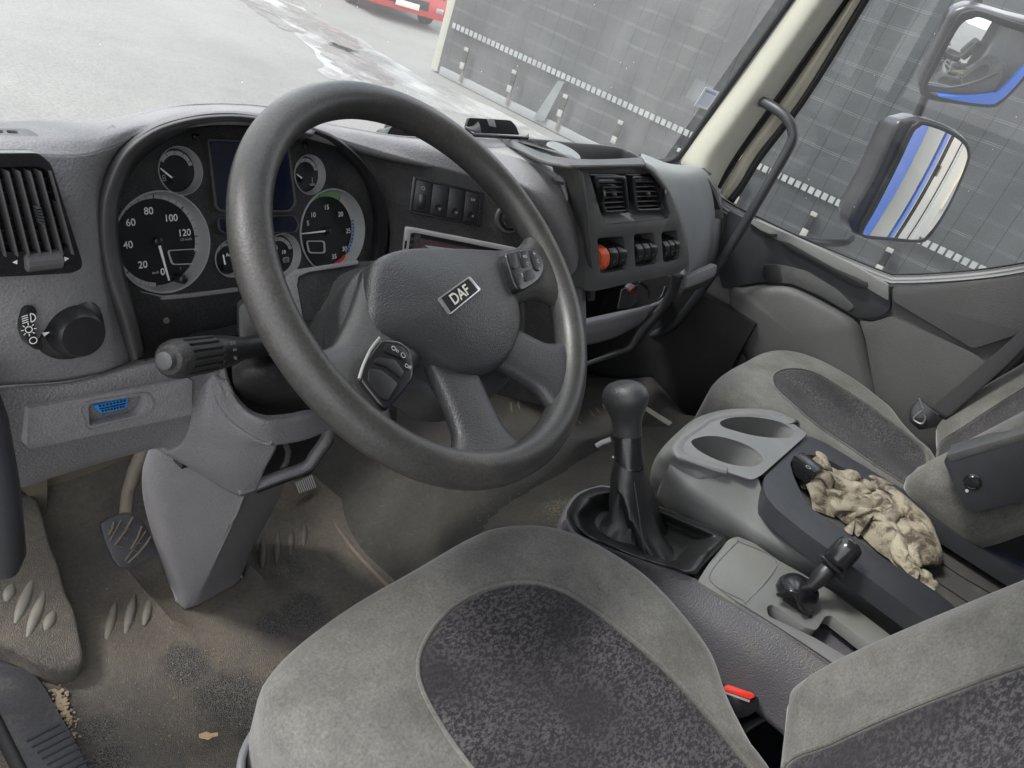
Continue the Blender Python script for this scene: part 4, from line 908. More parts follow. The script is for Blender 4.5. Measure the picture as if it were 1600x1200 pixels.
lipc = [(780, 213, .88), (815, 216, .89), (850, 219, .89), (900, 224, .89), (950, 228, .87), (980, 235, .84), (1003, 248, .78)]
loft('tray_back', [Yc([(x, y-1, v+.03) for x, y, v in lipc]), Yc([(x, y-.5, v+.012) for x, y, v in lipc]), Yc(lipc), Yc([(x, y+4, v-.006) for x, y, v in lipc]), Yc([(x-2, y+40, v-.02) for x, y, v in lipc])], M['stack'], dash, nu=50, nv=20, thick=.004)
loft('tray_floor', [Yc([(780, 240, .86), (880, 262, .86), (1000, 275, .80)]), Yc([(790, 250, .74), (880, 285, .62), (1000, 290, .62)])], M['stack'], dash, nu=20, lin=True, thick=.004)
# vents in the stack
VP_ = SP.off(-.012)
vb = plate('vent_recess', SP, vent_hole, .004, M['void'], dash, d=-.045)
bm = bmesh.new(); a4 = [SP.at(949, 353, -.001), SP.at(1047, 343, -.001), SP.at(1033, 326, -.034), SP.at(936, 329, -.034)]; plate_bm(bm, a4, [p-np.array((0, 0, .004)) for p in a4]); fin('vent_shelf', bm, M['glove'], dash)
for k, c in enumerate([[(921, 274), (973, 274), (979, 331), (939, 334)], [(981, 274), (1023, 274), (1034, 329), (987, 331)]]):
    q = Q(VP_, c); vf = q.frame('air_vent', 0, -.012, .008, M['gloss'], dash, ins=.1 if k == 0 else .12, insb=.09, r=.1, bev=.001)
    q.box('vent_duct', .08, .92, .08, .92, -.05, -.03, M['void'], vf)
    bm = bmesh.new()
    for i in range(6): q.box_bm(bm, .1, .9, .15+i*.135, .18+i*.135, -.02, .003)
    fin('vent_slats', bm, M['rimp'], vf, smooth=False)
    bm = bmesh.new()
    for i in range(5): q.box_bm(bm, .2+i*.15, .215+i*.15, .1, .9, -.034, -.018)
    fin('vent_vanes', bm, M['black'], vf, smooth=False)
    q.box('vent_tab', .44, .60, .44, .56, .0, .009, M['black'], vf, bev=.002)
    lathe('vent_wheel', q.p(.03 if k == 0 else .97, .5, .002), q.U, [(-.003, .017), (.003, .017)], M['black'], vf, n=40, fn=lambda i, h: 1+.04*(i % 2))
# rocker banks
for hi, (hole, n) in enumerate(zip(sw_holes, (3, 3, 3))):
    q = Q(SP.off(-.004), hole)
    wl_ = q.box('switch_well', -.02, 1.02, -.02, 1.02, -.04, -.03, M['void'], dash)
    for k in range(n):
        a0 = k/n+.02; a1 = (k+1)/n-.02
        if hi == 2 and k == 2: a1 = .98
        m = M['orange'] if (hi == 0 and k == 0) else M['black']
        # curved rocker: extruded arc profile
        bm = bmesh.new(); fr = []; bk = []
        prof = [(.24, -.012), (.3, .000), (.42, .006), (.58, .0065), (.75, .003), (.92, -.006), (.98, -.012)]
        L_ = [bm.verts.new(V(q.p(a0, b, d))) for b, d in prof]; R_ = [bm.verts.new(V(q.p(a1, b, d))) for b, d in prof]
        for i in range(len(prof)-1): bm.faces.new((L_[i], R_[i], R_[i+1], L_[i+1]))
        LB = [bm.verts.new(V(q.p(a0, b, -.03))) for b, d in prof]; RB = [bm.verts.new(V(q.p(a1, b, -.03))) for b, d in prof]
        for i in range(len(prof)-1):
            bm.faces.new((LB[i], L_[i], L_[i+1], LB[i+1])); bm.faces.new((R_[i], RB[i], RB[i+1], R_[i+1]))
        bm.faces.new((LB[0], RB[0], R_[0], L_[0])); bm.faces.new((L_[-1], R_[-1], RB[-1], LB[-1]))
        rk = fin('rocker_switch', bm, m, dash, bev=.0012, ang=50)
        lathe('finger_dimple', q.p((a0+a1)/2, .70, .0045), unit(SN-np.array((0, 0, .25))), [(0, .0055), (.0012, .005), (.0004, .0035), (.0002, .001)], M['orange'] if m is M['orange'] else M['gloss'], rk, n=20)
        if hi == 0 and k < 2: fin('switch_mark', ring_bm(q.p((a0+a1)/2, .38, .0062), .0015, .0021, q.U, unit(q.p(.5, 0)-q.p(.5, 1)), 3), M['redm'] if k == 0 else M['green'], rk, smooth=False)
# ---- glovebox side (right end of the dash)
loft('passenger_dash', [
    Yc([(1003, 240, .87), (1050, 256, .85), (1100, 260, .82), (1130, 275, .80)]),
    Yc([(1006, 251, .66), (1050, 259, .70), (1096, 262, .73), (1122, 280, .73)]),
    Yc([(1022, 263, .60), (1056, 272, .625), (1096, 276, .66), (1124, 294, .70)]),
    Yc([(1044, 296, .578), (1070, 304, .60), (1106, 312, .635), (1131, 325, .67)]),
    Yc([(1062, 340, .572), (1084, 346, .593), (1112, 352, .62), (1134, 358, .65)]),
    Yc([(1074, 390, .572), (1092, 392, .587), (1116, 390, .61), (1134, 388, .63)]),
    Yc([(1075, 420, .575), (1094, 420, .587), (1112, 416, .605), (1127, 412, .62)]),
    Yc([(1070, 432, .575), (1090, 430, .595), (1110, 426, .61), (1122, 420, .63)]),
], M['glove'], dash, nu=30, nv=50, thick=.015)
plate('glovebox_edge', PL((1.7, .60, .6), (-.28, -.93, .2)), [(1073, 434), (1121, 414), (1119, 428), (1100, 438), (1072, 450)], .02, M['glove'], dash, bev=.003)
plate('glovebox_underside', PL((1.7, .61, .58), (-.28, -.9, -.2)), [(1068, 452), (1100, 440), (1118, 430), (1108, 444), (1080, 458), (1064, 462)], .03, M['stack'], dash, bev=.003)
sp_ = PL((1.95, .655, .68), unit((-.45, -.88, .1)))
sv = plate('side_vent', sp_, [(1096, 276), (1106, 278), (1120, 298), (1131, 338), (1130, 342), (1119, 342), (1108, 316)], .012, M['stack'], dash, d=.012, bev=.002, r=3)
bm = bmesh.new(); q = Q(sp_, [(1099, 283), (1108, 283), (1126, 328), (1114, 328)], d=.0125)
for i in range(5): q.box_bm(bm, .08+i*.19, .16+i*.19, .02, .98, 0, .002)
fin('vent_slats', bm, M['void'], sv, smooth=False)
plate('side_vent', PL((1.95, .74, .77), unit((-.2, -.5, .8))), [(1088, 262), (1105, 262), (1113, 272), (1096, 272)], .008, M['stack'], dash, d=.012, bev=.002)
# ---- open compartments below the stack
loft('lower_shelf', [Yc([(905, 512, .62), (960, 497, .62), (1022, 478, .62), (1046, 462, .63)]), Yc([(905, 500, .70), (960, 488, .70), (1015, 476, .70), (1046, 458, .70)])], M['dashlow'], dash, nu=16, lin=True, thick=.006)
loft('shelf_front', [Yc([(890, 512, .60), (960, 497, .60), (1022, 480, .60)]), Yc([(890, 525, .595), (958, 515, .595), (1010, 497, .60)]), Yc([(890, 545, .60), (955, 530, .60), (998, 508, .61)])], M['dashlow'], dash, nu=20, nv=10, thick=.015)
loft('bracket', [Yc([(1054, 430, .585), (1048, 456, .59), (1030, 484, .60), (1005, 510, .60), (985, 540, .60), (962, 549, .60), (910, 570, .60)]), Yc([(1070, 430, .58), (1058, 458, .585), (1036, 492, .595), (1012, 520, .595), (992, 546, .595), (966, 556, .595), (912, 573, .595)])], M['stack'], dash, nu=50, lin=True, thick=.01)
loft('bracket_edge', [Yc([(962, 549, .598), (935, 558, .598), (908, 568, .598)]), Yc([(963, 552, .594), (936, 561, .594), (908, 572, .594)])], M['glove'], dash, nu=12, lin=True, thick=.004)
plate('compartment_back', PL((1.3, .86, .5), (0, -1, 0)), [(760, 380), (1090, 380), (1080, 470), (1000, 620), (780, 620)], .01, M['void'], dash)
wb = lathe('plug_socket', P(981, 451, 'Y', .70), (-.3, -1, .1), [(0, .016), (.02, .016), (.022, .012)], M['black'], dash, n=20)
lathe('red_plug', P(984, 452, 'Y', .675), (-.3, -1, .1), [(0, .011), (.012, .010)], mat('dull_red', (.16, .03, .02), .5), wb, n=16)
tube('cable', Yc([(1000, 440, .68), (1012, 452, .66), (1016, 470, .655), (1032, 466, .66), (1040, 448, .67)]), .004, M['black'], dash, n=8, smoothn=30)
plate('bracket_plate', PL((1.35, .69, .5), (0, -.9, .3)), [(972, 452), (998, 446), (996, 470), (985, 482), (966, 482)], .003, M['stack'], dash, bev=.0008)
# ---- left pod details
VL = PL((.3, .604, .76), unit((.02, -.97, .16)))
q = Q(VL, [(-90, 262), (72, 246), (108, 405), (-60, 412)], d=.006)
lv = plate('air_vent', VL, [(-110, 240), (60, 239), (80, 256), (129, 410), (127, 420), (112, 427), (20, 432), (-80, 436)], .014, M['gloss'], dash, d=.004, r=8, bev=.003, holes=[[(-90, 262), (60, 260), (74, 266), (108, 384), (100, 392), (-60, 396)]])
q = Q(VL, [(-90, 262), (72, 262), (108, 392), (-60, 396)], d=-.004)
q.box('vent_duct', 0, 1, 0, 1, -.01, -.004, M['void'], lv)
bm = bmesh.new()
for i in range(9): q.box_bm(bm, .10+i*.108, .118+i*.108, .0, 1, .0, .012)
fin('vent_slats', bm, M['rimp'], lv, bev=.0008)
bm = bmesh.new()
for i in range(6): q.box_bm(bm, 0, 1, .12+i*.15, .135+i*.15, -.004, .002)
fin('vent_vanes', bm, M['black'], lv, smooth=False)
bm = bmesh.new()
for i in range(6): q.box_bm(bm, .70, .755, .40+i*.035, .415+i*.035, .008, .016)
fin('vent_tab', bm, M['stack'], lv, bev=.0006)
ww = lathe('vent_wheel', VL.at(66, 407, .002), cu_, [(-.015, .005), (-.0135, .0078), (.0135, .0078), (.015, .005)], M['rimp'], lv, n=28, fn=lambda i, h: 1+.06*(i % 2))
bm = bmesh.new()
for c in ([(19, 410), (27, 406), (27, 413)],): bm.faces.new([bm.verts.new(V(VL.at(x, y, .0046))) for x, y in c])
bm.faces.new([bm.verts.new(V(VL.at(x, y, .0046))) for x, y in [(100, 401), (108, 404), (101, 409)]])
fin('arrow_marks', bm, M['white'], lv, smooth=False)
DFP = PL((.3, .70, .86), unit((0, -.45, .9)))
df_ = plate('demister_vent', DFP, [(-80, 199), (44, 201), (60, 211), (68, 227), (64, 231), (-70, 228)], .008, M['glove'], dash, d=.012, r=6, bev=.001, holes=[[(9, 203), (27, 204), (30, 209), (12, 208)], [(12, 212), (31, 213), (37, 225), (20, 224)], [(-14, 202), (4, 203), (7, 208), (-12, 208)], [(-14, 211), (6, 212), (14, 224), (-8, 223)]])
plate('vent_duct', DFP, [(-60, 201), (36, 203), (40, 226), (-50, 226)], .002, M['void'], df_, d=.0045)
# light switch
KP = PL((.37, .60, .61), unit((-.03, -.96, .22)))
kb = lathe('light_switch', KP.at(101, 507, -.02), KP.n, [(0, .0325), (.008, .0325), (.014, .030), (.016, .0275), (.018, .0245), (.034, .0215), (.038, .019), (.0385, .005)], M['black'], dash, n=48)
ksp = KP.off(.002)
bm = bmesh.new(); bm.faces.new([bm.verts.new(V(KP.at(x, y, .003))) for x, y in [(66, 520), (79, 518), (69, 526)]]); fin('pointer_mark', bm, M['white'], kb, smooth=False)
mk = plate('symbol_plate', KP, crv([(44, 479), (54, 480), (58, 490), (54, 504), (56, 522), (66, 538), (67, 544), (60, 547), (50, 543), (40, 528), (35, 512), (35, 495), (38, 483)], 40, True), .022, M['gloss'], dash, d=.012, bev=.001, bang=60)
KU = KP.u if KP.u[0] > 0 else -KP.u; KV = KP.v if KP.v[2] > 0 else -KP.v
o1 = KP.at(46, 497, .0125); o2 = KP.at(45, 515, .0125); o3 = KP.at(52, 532, .0125)
fin('headlamp_symbol', join_bms([ring_bm(o1+KU*.001, .0034, .0043, KU, KV, 16, -90, 90), seg_bm(o1, KU, KV, [(.001, -.004, .001, .004)]+[(-.001, -.003+.002*i, -.006, -.004+.002*i) for i in range(4)], .0008)]), M['white'], mk, smooth=False)
fin('sidelight_symbol', join_bms([ring_bm(o2, .0024, .0032, KU, KV)]+[seg_bm(o2, KU, KV, [(.004*math.cos(R(a)), .004*math.sin(R(a)), .0062*math.cos(R(a)), .0062*math.sin(R(a))) for a in range(0, 360, 45)], .0008)]), M['white'], mk, smooth=False)
fin('off_symbol', ring_bm(o3, .0026, .0034, KU, KV), M['white'], mk, smooth=False)
# ---- lower dash panel with diagnostics socket
loft('lower_panel', [
    Yc([(-170, 620, .655), (0, 603, .645), (90, 597, .642), (140, 588, .64), (200, 570, .645), (260, 556, .65), (320, 540, .66), (346, 545, .655)]),
    Yc([(-170, 630, .645), (0, 610, .635), (90, 604, .632), (150, 594, .63), (220, 574, .632), (270, 564, .635), (318, 552, .64), (348, 572, .64)]),
    Yc([(-170, 650, .64), (0, 640, .63), (90, 630, .627), (160, 614, .626), (240, 594, .626), (300, 584, .627), (325, 586, .63), (345, 600, .625)]),
    Yc([(-170, 700, .64), (0, 690, .63), (90, 690, .63), (170, 672, .63), (250, 655, .63), (285, 648, .63), (310, 650, .63), (330, 660, .625)]),
    Yc([(-170, 755, .645), (6, 745, .64), (90, 735, .64), (170, 712, .64), (230, 696, .64), (260, 692, .64), (285, 700, .64), (300, 715, .64)]),
    Yc([(-170, 775, .66), (18, 764, .655), (90, 744, .66), (170, 720, .66), (225, 705, .66), (246, 701, .665), (262, 708, .66), (280, 722, .66)]),
], M['dashlow'], dash, nu=70, nv=50, thick=.015)
OP = PL((.42, .622, .54), unit((.0, -.985, .10)))
ob = plate('access_panel', OP, [(44, 639), (300, 593), (300, 648), (46, 702), (42, 696)], .012, M['dash'], dash, d=.008, r=5, bev=.002, holes=[[(138, 632), (222, 618), (224, 632), (220, 645), (212, 650), (140, 666)]])
plate('socket_recess', OP, [(132, 626), (232, 612), (232, 652), (134, 672)], .003, M['dirtmetal'], ob, d=-.012)
def ringpl(name, pl, px, wd, par, m, d, t=.001):
    c = np.mean(px, axis=0); cpx = crv(px, 48, True); inn = [tuple(c+(np.array(q)-c)*(1-wd/np.linalg.norm(np.array(q)-c))) for q in cpx]
    bm = bmesh.new(); f = [pl.at(*q, d) for q in cpx]; h = [pl.at(*q, d) for q in inn]
    plate_bm(bm, f, [p-pl.n*t for p in f], [(h, [p-pl.n*t for p in h])]); fin(name, bm, m, par, smooth=False)
ringpl('recess_edge', OP, [(128, 652), (124, 640), (134, 629), (180, 621), (226, 614), (238, 622), (240, 634), (232, 646), (212, 656), (160, 668), (136, 672)], 2.5, ob, M['dash'], .0095)
oc = plate('diagnostic_connector', OP, [(146, 634), (201, 622), (197, 638), (157, 646)], .02, M['obd'], ob, d=.004, r=3, bev=.001)
q = Q(OP, [(150, 633.5), (200, 622.5), (196, 637.5), (158, 645)], d=.0044)
bm = bmesh.new()
for j in (.18, .8):
    for i in range(8): q.box_bm(bm, .06+i*.115, .13+i*.115, j-.1, j+.1, 0, .0004)
q.box_bm(bm, .03, .97, .44, .56, 0, .0004)
fin('pin_holes', bm, M['void'], oc, smooth=False)
# ---- steering column cover (lower) with open pocket, and the column leg
loft('column_cover', [
    Yc([(345, 545, .655), (362, 603, .61), (384, 634, .575), (412, 648, .555), (450, 646, .55), (482, 640, .55), (512, 640, .555)]),
    Yc([(340, 555, .652), (358, 612, .60), (382, 645, .565), (414, 662, .545), (450, 661, .54), (484, 654, .54), (517, 652, .55)]),
    Yc([(325, 590, .635), (345, 640, .60), (378, 672, .568), (420, 694, .55), (455, 692, .545), (487, 684, .545), (521, 668, .55)]),
], M['dashlow'], dash, nu=50, nv=20, thick=.01)
loft('column_cover_side', [
    Yc([(300, 590, .628), (322, 580, .635), (336, 590, .625), (352, 620, .60)]),
    Yc([(298, 650, .628), (330, 655, .61), (372, 668, .575), (412, 692, .552)]),
    Yc([(285, 690, .635), (330, 700, .612), (375, 705, .58), (432, 696, .55)]),
    Yc([(262, 706, .645), (318, 730, .622), (370, 742, .595), (414, 733, .572)]),
    Yc([(246, 703, .655), (300, 733, .636), (370, 774, .61), (400, 768, .598)]),
], M['dashlow'], dash, nu=30, nv=40, thick=.01)
pc = PL((.6, .585, .42), unit((-.05, -.95, -.15)))
plate('pocket_back', pc, [(425, 700), (515, 675), (522, 690), (486, 740), (398, 772)], .005, M['void'], dash, d=-.05)
loft('pocket_rim', [Yc([(522, 668, .555), (519, 690, .565), (500, 718, .575), (484, 737, .58), (440, 753, .59), (398, 769, .60), (374, 776, .605)]), Yc([(514, 672, .55), (511, 690, .56), (494, 714, .57), (480, 732, .575), (438, 748, .585), (400, 763, .595), (374, 772, .60)])], M['dashlow'], dash, nu=40, lin=True, thick=.012)
tube('pocket_cable', Yc([(446, 694, .60), (450, 706, .60), (447, 722, .60), (440, 733, .60)]), .004, M['stack'], dash, n=8, smoothn=16)
legc = [[P(236, 690, 'Y', .80), P(222, 740, 'Y', .80), P(228, 800, 'Y', .82), P(254, 885, 'Z', .035), P(275, 938, 'Z', .01)],
        [P(250, 688, 'Y', .72), P(255, 760, 'Y', .73), P(266, 850, 'Y', .745), P(280, 915, 'Y', .755), P(286, 952, 'Z', .0)],
        [P(372, 758, 'Y', .625), P(352, 820, 'Y', .655), P(325, 880, 'Y', .70), P(306, 925, 'Y', .73), P(296, 951, 'Z', .0)],
        [P(388, 758, 'Y', .625), P(368, 815, 'Y', .655), P(342, 880, 'Y', .70), P(327, 920, 'Y', .73), P(318, 942, 'Z', .0)],
        [P(446, 742, 'Y', .70), P(425, 795, 'Y', .71), P(396, 850, 'Y', .73), P(382, 885, 'Y', .745), P(372, 910, 'Z', .0)],
        [P(446, 750, 'Y', .80), P(428, 790, 'Y', .80), P(396, 845, 'Y', .81), P(380, 872, 'Y', .82), P(372, 895, 'Z', .02)]]
loft('column_leg_cover', legc, M['dashlow'], dash, nu=30, nv=60, thick=.004)
wbox('column_core', (.66, .80, .17), (.10, .1, .5), M['void'], dash)
# things standing on the dash top
hp_ = PL((1.12, .86, .85), unit((-.5, -.7, .5)))
ho = thing('phone_holder', P(765, 205, 'Y', .86), 'open black plastic holder standing on the dash top behind the wheel', 'holder')
plate('back_plate', PL((1.1, .90, .86), unit((-.35, -.85, .25))), [(733, 184), (798, 188), (806, 196), (812, 211), (745, 208), (728, 200)], .008, M['black'], ho, bev=.002, r=3)
plate('base_tray', PL((1.08, .86, .84), unit((-.1, -.3, .9))), [(738, 207), (822, 213), (826, 208), (827, 215), (741, 210), (728, 199)], .006, M['gloss'], ho, bev=.001)
loft('side_cheek', [Yc([(733, 184, .90), (728, 195, .88), (727, 198, .86)]), Yc([(745, 186, .87), (750, 196, .85), (752, 208, .84)])], M['stack'], ho, nu=10, lin=True, thick=.004)
plate('clip_tab', PL((1.1, .875, .86), unit((-.35, -.85, .25))), [(762, 186), (773, 188), (776, 199), (766, 197)], .004, M['glove'], ho, bev=.001)
kn = lathe('dash_speaker_knob', P(874, 252, 'Y', .735), unit((-.0, -.12, .99)), [(0, .033), (.003, .035), (.020, .035), (.023, .033), (.0245, .016)], M['glove'], dash, n=90, ang=20, fn=lambda i, h: 1+.03*(i % 2) if .002 < h < .021 else 1)
o = thing('phone_mount', P(635, 205, 'Y', .9), 'small black wedge-shaped gadget on the dash top seen through the wheel', 'gadget')
plate('wedge_body', PL((.8, .9, .85), unit((-.3, -.8, .4))), [(602, 214), (612, 197), (630, 200), (668, 214), (672, 222)], .05, M['gloss'], o, bev=.003, r=3)
lathe('suction_foot', P(611, 202, 'Y', .89), unit((-.8, -.5, .3)), [(0, .012), (.008, .010)], M['stack'], o, n=18)
wp = tube('wiper_arm', Yc([(1000, 243, 1.01), (1020, 248, 1.0), (1046, 252, .99)]), .006, M['rubber'], None, n=8); tag(wp, 'black wiper arm end at the lower right corner of the windscreen', 'wiper')
# ================================================================== STEERING WHEEL
WC = np.array((.635, .465, .782)); WT = R(36.4)
WN = np.array((0, -math.sin(WT), math.cos(WT))); WV = np.array((0, math.cos(WT), math.sin(WT))); WU = np.array((1., 0, 0))
wheel = thing('steering_wheel', WC-WN*.12, 'large worn dark grey truck steering wheel with four spokes and two button pods', 'steering wheel')
WP = PL(WC, WN)
RW = .2225
bm = bmesh.new(); N_ = 128; n_ = 24; rings = []
for i in range(N_):
    a = 2*math.pi*i/N_; rad = WU*math.cos(a)+WV*math.sin(a)
    rings.append([bm.verts.new(V(WC+rad*(RW-.001+.0203*math.cos(t)+.001*math.cos(2*t))+WN*.0205*math.sin(t))) for t in (2*math.pi*k/n_ for k in range(n_))])
for i in range(N_):
    A, B = rings[i], rings[(i+1) % N_]
    for k in range(n_): bm.faces.new((A[k], A[(k+1) % n_], B[(k+1) % n_], B[k]))
fin('rim', bm, M['rim'], wheel)
def spoke(name, a0, r0, a1, r1, w0, w1, h0, h1, t0=.014, t1=.016, m=None, flare=True):
    p0 = WC+(WU*math.cos(R(a0))+WV*math.sin(R(a0)))*r0+WN*h0; p1 = WC+(WU*math.cos(R(a1))+WV*math.sin(R(a1)))*r1+WN*h1
    bm = bmesh.new(); rings = []; K = 16
    for i in range(K+1):
        f = i/K; c = p0*(1-f)+p1*f; d = unit(p1-p0); s_ = unit(np.cross(WN, d)); up = unit(np.cross(d, s_))
        w_ = w0*(1-f)+w1*f-(.012*math.sin(math.pi*f))
        if flare and f > .72: w_ += .05*((f-.72)/.28)**2
        t_ = t0*(1-f)+t1*f
        ring = []
        for k in range(20):
            t = 2*math.pi*k/20; cx = abs(math.cos(t))**.6*(1 if math.cos(t) > 0 else -1); sx = abs(math.sin(t))**.8*(1 if math.sin(t) > 0 else -1)
            ring.append(bm.verts.new(V(c+s_*cx*w_/2+up*sx*t_)))
        rings.append(ring)
    for A, B in zip(rings, rings[1:]):
        for k in range(20): bm.faces.new((A[k], A[(k+1) % 20], B[(k+1) % 20], B[k]))
    bm.faces.new(rings[0][::-1]); bm.faces.new(rings[-1])
    return fin(name, bm, m or M['rim'], wheel)
spoke('spoke', -158, .05, -153, .208, .115, .075, -.03, -.004)
spoke('spoke', -12, .03, -5, .208, .115, .065, -.03, -.004)
spoke('spoke', -97, .08, -101.5, .210, .075, .084, -.03, -.004, .013, .014, M['leather'])
spoke('spoke', -52, .07, -49, .210, .078, .082, -.03, -.004, .013, .014, M['leather'])
# hub: padded cover on a shallow drum
HB = WP.off(-.034)
slab('hub_shroud', HB, [(556, 430), (590, 408), (660, 400), (740, 402), (796, 410), (822, 460), (826, 520), (816, 570), (790, 605), (750, 632), (705, 632), (664, 606), (625, 592), (585, 580), (552, 555), (538, 520), (538, 470)], M['leather'], wheel, dome=.004, re=.012, back=.05, d=0)
pad, PH = slab('hub_pad', WP, [(577, 470), (581, 430), (592, 403), (618, 390), (650, 385), (700, 385), (750, 387), (786, 392), (798, 420), (808, 455), (816, 480), (817, 512), (806, 545), (786, 570), (755, 583), (722, 581), (692, 566), (668, 553), (645, 545), (620, 537), (598, 530), (580, 519), (574, 498)], M['leather'], wheel, dome=.016, re=.009, back=.055, ns=18, nth=110, d=-.006, rb=-.012)
def padh_(x, y):
    p = WP.at(x, y, .0); return PH((p-WP.p0)@WP.u, (p-WP.p0)@WP.v)+.0002
def WPt(x, y, d): return WP.at(x, y, d)
tube('hub_seam', [WP.at(x, y, padh_(x, y)) for x, y in ((594, 405), (583, 425), (580, 450), (580, 490), (583, 515))], .0011, M['void'], pad, n=6, smoothn=30)
tube('spoke_seam', [WP.at(x, y, -.012) for x, y in ((828, 528), (826, 548), (824, 570), (820, 585))], .0012, M['print'], wheel, n=6)
# badge plate with raised letters
bc = [(685, 466), (734, 431), (752, 452), (703, 492)]
def padh(x, y):
    p = WP.at(x, y, .008); return PH((p-WP.p0)@WP.u, (p-WP.p0)@WP.v)
hb_ = max(padh(x, y) for x, y in bc+[(718, 461)])
BP = WP.off(hb_+.0005)
bg_ = plate('badge', BP, rnd(bc, 3), .003, M['silver'], wheel, d=.001, bev=.0006)
cB = np.mean(bc, axis=0); inn = [tuple(cB+(np.array(q)-cB)*.86) for q in bc]
plate('badge_field', BP, inn, .001, M['gloss'], bg_, d=.0014)
e0 = BP.at(*bc[0]); e1 = BP.at(*bc[1]); bu = unit(e1-e0); bv = np.cross(WN, bu); hh = np.linalg.norm(BP.at(*bc[3])-e0)
bv = bv if (e0-BP.at(*bc[3]))@bv > 0 else -bv
tb = text('l', 'DAF', BP.at(*cB, .0016)-bv*hh*.02, bu, bv, hh*.80, None, None, bold=.018, sx=1.14)
fin('badge_letters', tb, mat('badge_letter', (.62, .61, .55), .35, metal=.3), bg_, smooth=False)
# seam on left flank
# button pods
def pod(px, btn, name, d=.015):
    o = plate(name, WP, rnd(px, 8), .03, M['gloss'], wheel, d=d, bev=.004, seg=3)
    for b, *rest in btn:
        plate('button', WP, rnd(b, 4), .002, M['black'], o, d=d+.0018, bev=.0008)
    return o
pl1 = pod([(596, 528), (625, 531), (643, 545), (648, 570), (647, 592), (632, 612), (608, 640), (596, 634), (578, 612), (563, 592), (572, 560)],
    [([(603, 536), (630, 542), (644, 562), (641, 578), (630, 560), (600, 548)],), ([(590, 558), (618, 562), (632, 582), (626, 590), (604, 572), (584, 566)],), ([(577, 576), (596, 578), (614, 592), (622, 600), (606, 626), (596, 622), (576, 596)],)], 'button_pod')
for s_, x, y, sz in (('On', 617, 546, .007), ('Off', 637, 573, .006)):
    u_ = unit(WPt(640, 556, 0)-WPt(610, 540, 0)); fin('button_print', text('t', s_, WPt(x, y, .0175), u_, np.cross(WN, u_), sz, None, None), M['print'], pl1, smooth=False)
u_ = unit(WPt(640, 556, 0)-WPt(610, 540, 0)); fin('button_print', ring_bm(WPt(630, 555, .0175), .0022, .0028, u_, np.cross(WN, u_)), M['print'], pl1, smooth=False)
edge = tube('pod_trim', [WPt(x, y, .015) for x, y in ((593, 528), (580, 545), (568, 570), (561, 592))], .0016, M['glove'], pl1, n=8, smoothn=20)
pr1 = pod([(789, 394), (812, 389), (834, 386), (848, 400), (852, 418), (846, 434), (832, 446), (812, 456), (803, 440)],
    [([(795, 396), (806, 393), (811, 418), (801, 420)],), ([(812, 392), (824, 390), (830, 414), (818, 418)],), ([(828, 390), (838, 390), (848, 408), (844, 424), (836, 420)],), ([(805, 428), (814, 424), (818, 440), (811, 446)],), ([(820, 422), (832, 420), (838, 434), (822, 440)],)], 'button_pod', .010)
for s_, x, y, sz in (('+', 835, 397, .010), ('RES', 820, 401, .0055), ('II', 816, 430, .007), ('-', 842, 419, .01)):
    u_ = unit(WPt(848, 398, 0)-WPt(800, 404, 0)); fin('button_print', text('t', s_, WPt(x, y, .0125), u_, np.cross(WN, u_), sz, None, None), M['print'], pr1, smooth=False)
fin('button_print', ring_bm(WPt(841, 408, .0125), .002, .0026, WU, WV, 12, 20, 300), M['print'], pr1, smooth=False)
fin('button_print', ring_bm(WPt(825, 412, .0125), .002, .0026, WU, WV, 12, 0, 260), M['print'], pr1, smooth=False)
# ------------------------------------------------------------------ column + stalk
colm = thing('steering_column', (.635, .62, .5), 'dark dusty steering column housing between the wheel and the dials', 'steering column')
CP = PL((.635, .60, .72), WN)
lathe('column_tube', WC-WN*.30, WN, [(0, .05), (.10, .052), (.18, .048), (.25, .035)], M['stack'], colm, n=36)
UP = PL((.60, .60, .655), unit((-.15, -.75, .62)))
sh_ = plate('upper_shroud', UP, [(446, 430), (470, 420), (560, 408), (640, 402), (700, 420), (700, 560), (600, 640), (540, 600), (500, 540), (470, 505)], .06, M['fascia'], colm, bev=.006, r=8)
plate('shroud_edge', UP, [(446, 432), (462, 421), (560, 406), (560, 413), (482, 425), (466, 432), (464, 446), (474, 500), (470, 506), (456, 470)], .01, M['dash'], colm, d=.003, r=3, bev=.001)
plate('shroud_gap', UP, [(470, 502), (540, 492), (540, 494), (470, 504.5)], .002, M['void'], colm, d=.001)
plate('stalk_base', PL((.53, .585, .68), unit((-.5, -.75, .3))), [(372, 480), (392, 465), (402, 472), (408, 530), (396, 545), (374, 530)], .03, M['stack'], colm, bev=.005, r=6)
loft('lower_shroud', [Yc([(362, 575, .60), (380, 560, .595), (410, 555, .59), (470, 570, .585), (540, 600, .585), (620, 620, .585)]), Yc([(365, 600, .60), (385, 590, .58), (420, 588, .565), (475, 598, .56), (540, 622, .56), (620, 640, .57)]), Yc([(380, 625, .61), (400, 632, .60), (440, 640, .59), (490, 636, .58), (545, 640, .58), (620, 660, .59)])], M['fascia'], colm, nu=30, nv=16, thick=.01)
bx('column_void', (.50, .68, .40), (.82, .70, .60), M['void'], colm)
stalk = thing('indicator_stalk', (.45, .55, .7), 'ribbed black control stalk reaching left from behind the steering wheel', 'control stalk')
s0 = P(262, 563, 'Y', .52); s1 = P(420, 538, 'Y', .585); sa = unit(s1-s0); SL = np.linalg.norm(s1-s0)
lathe('end_button', s0-sa*.004, sa, [(-.003, .006), (-.002, .0082), (.006, .009)], M['stack'], stalk, n=24)
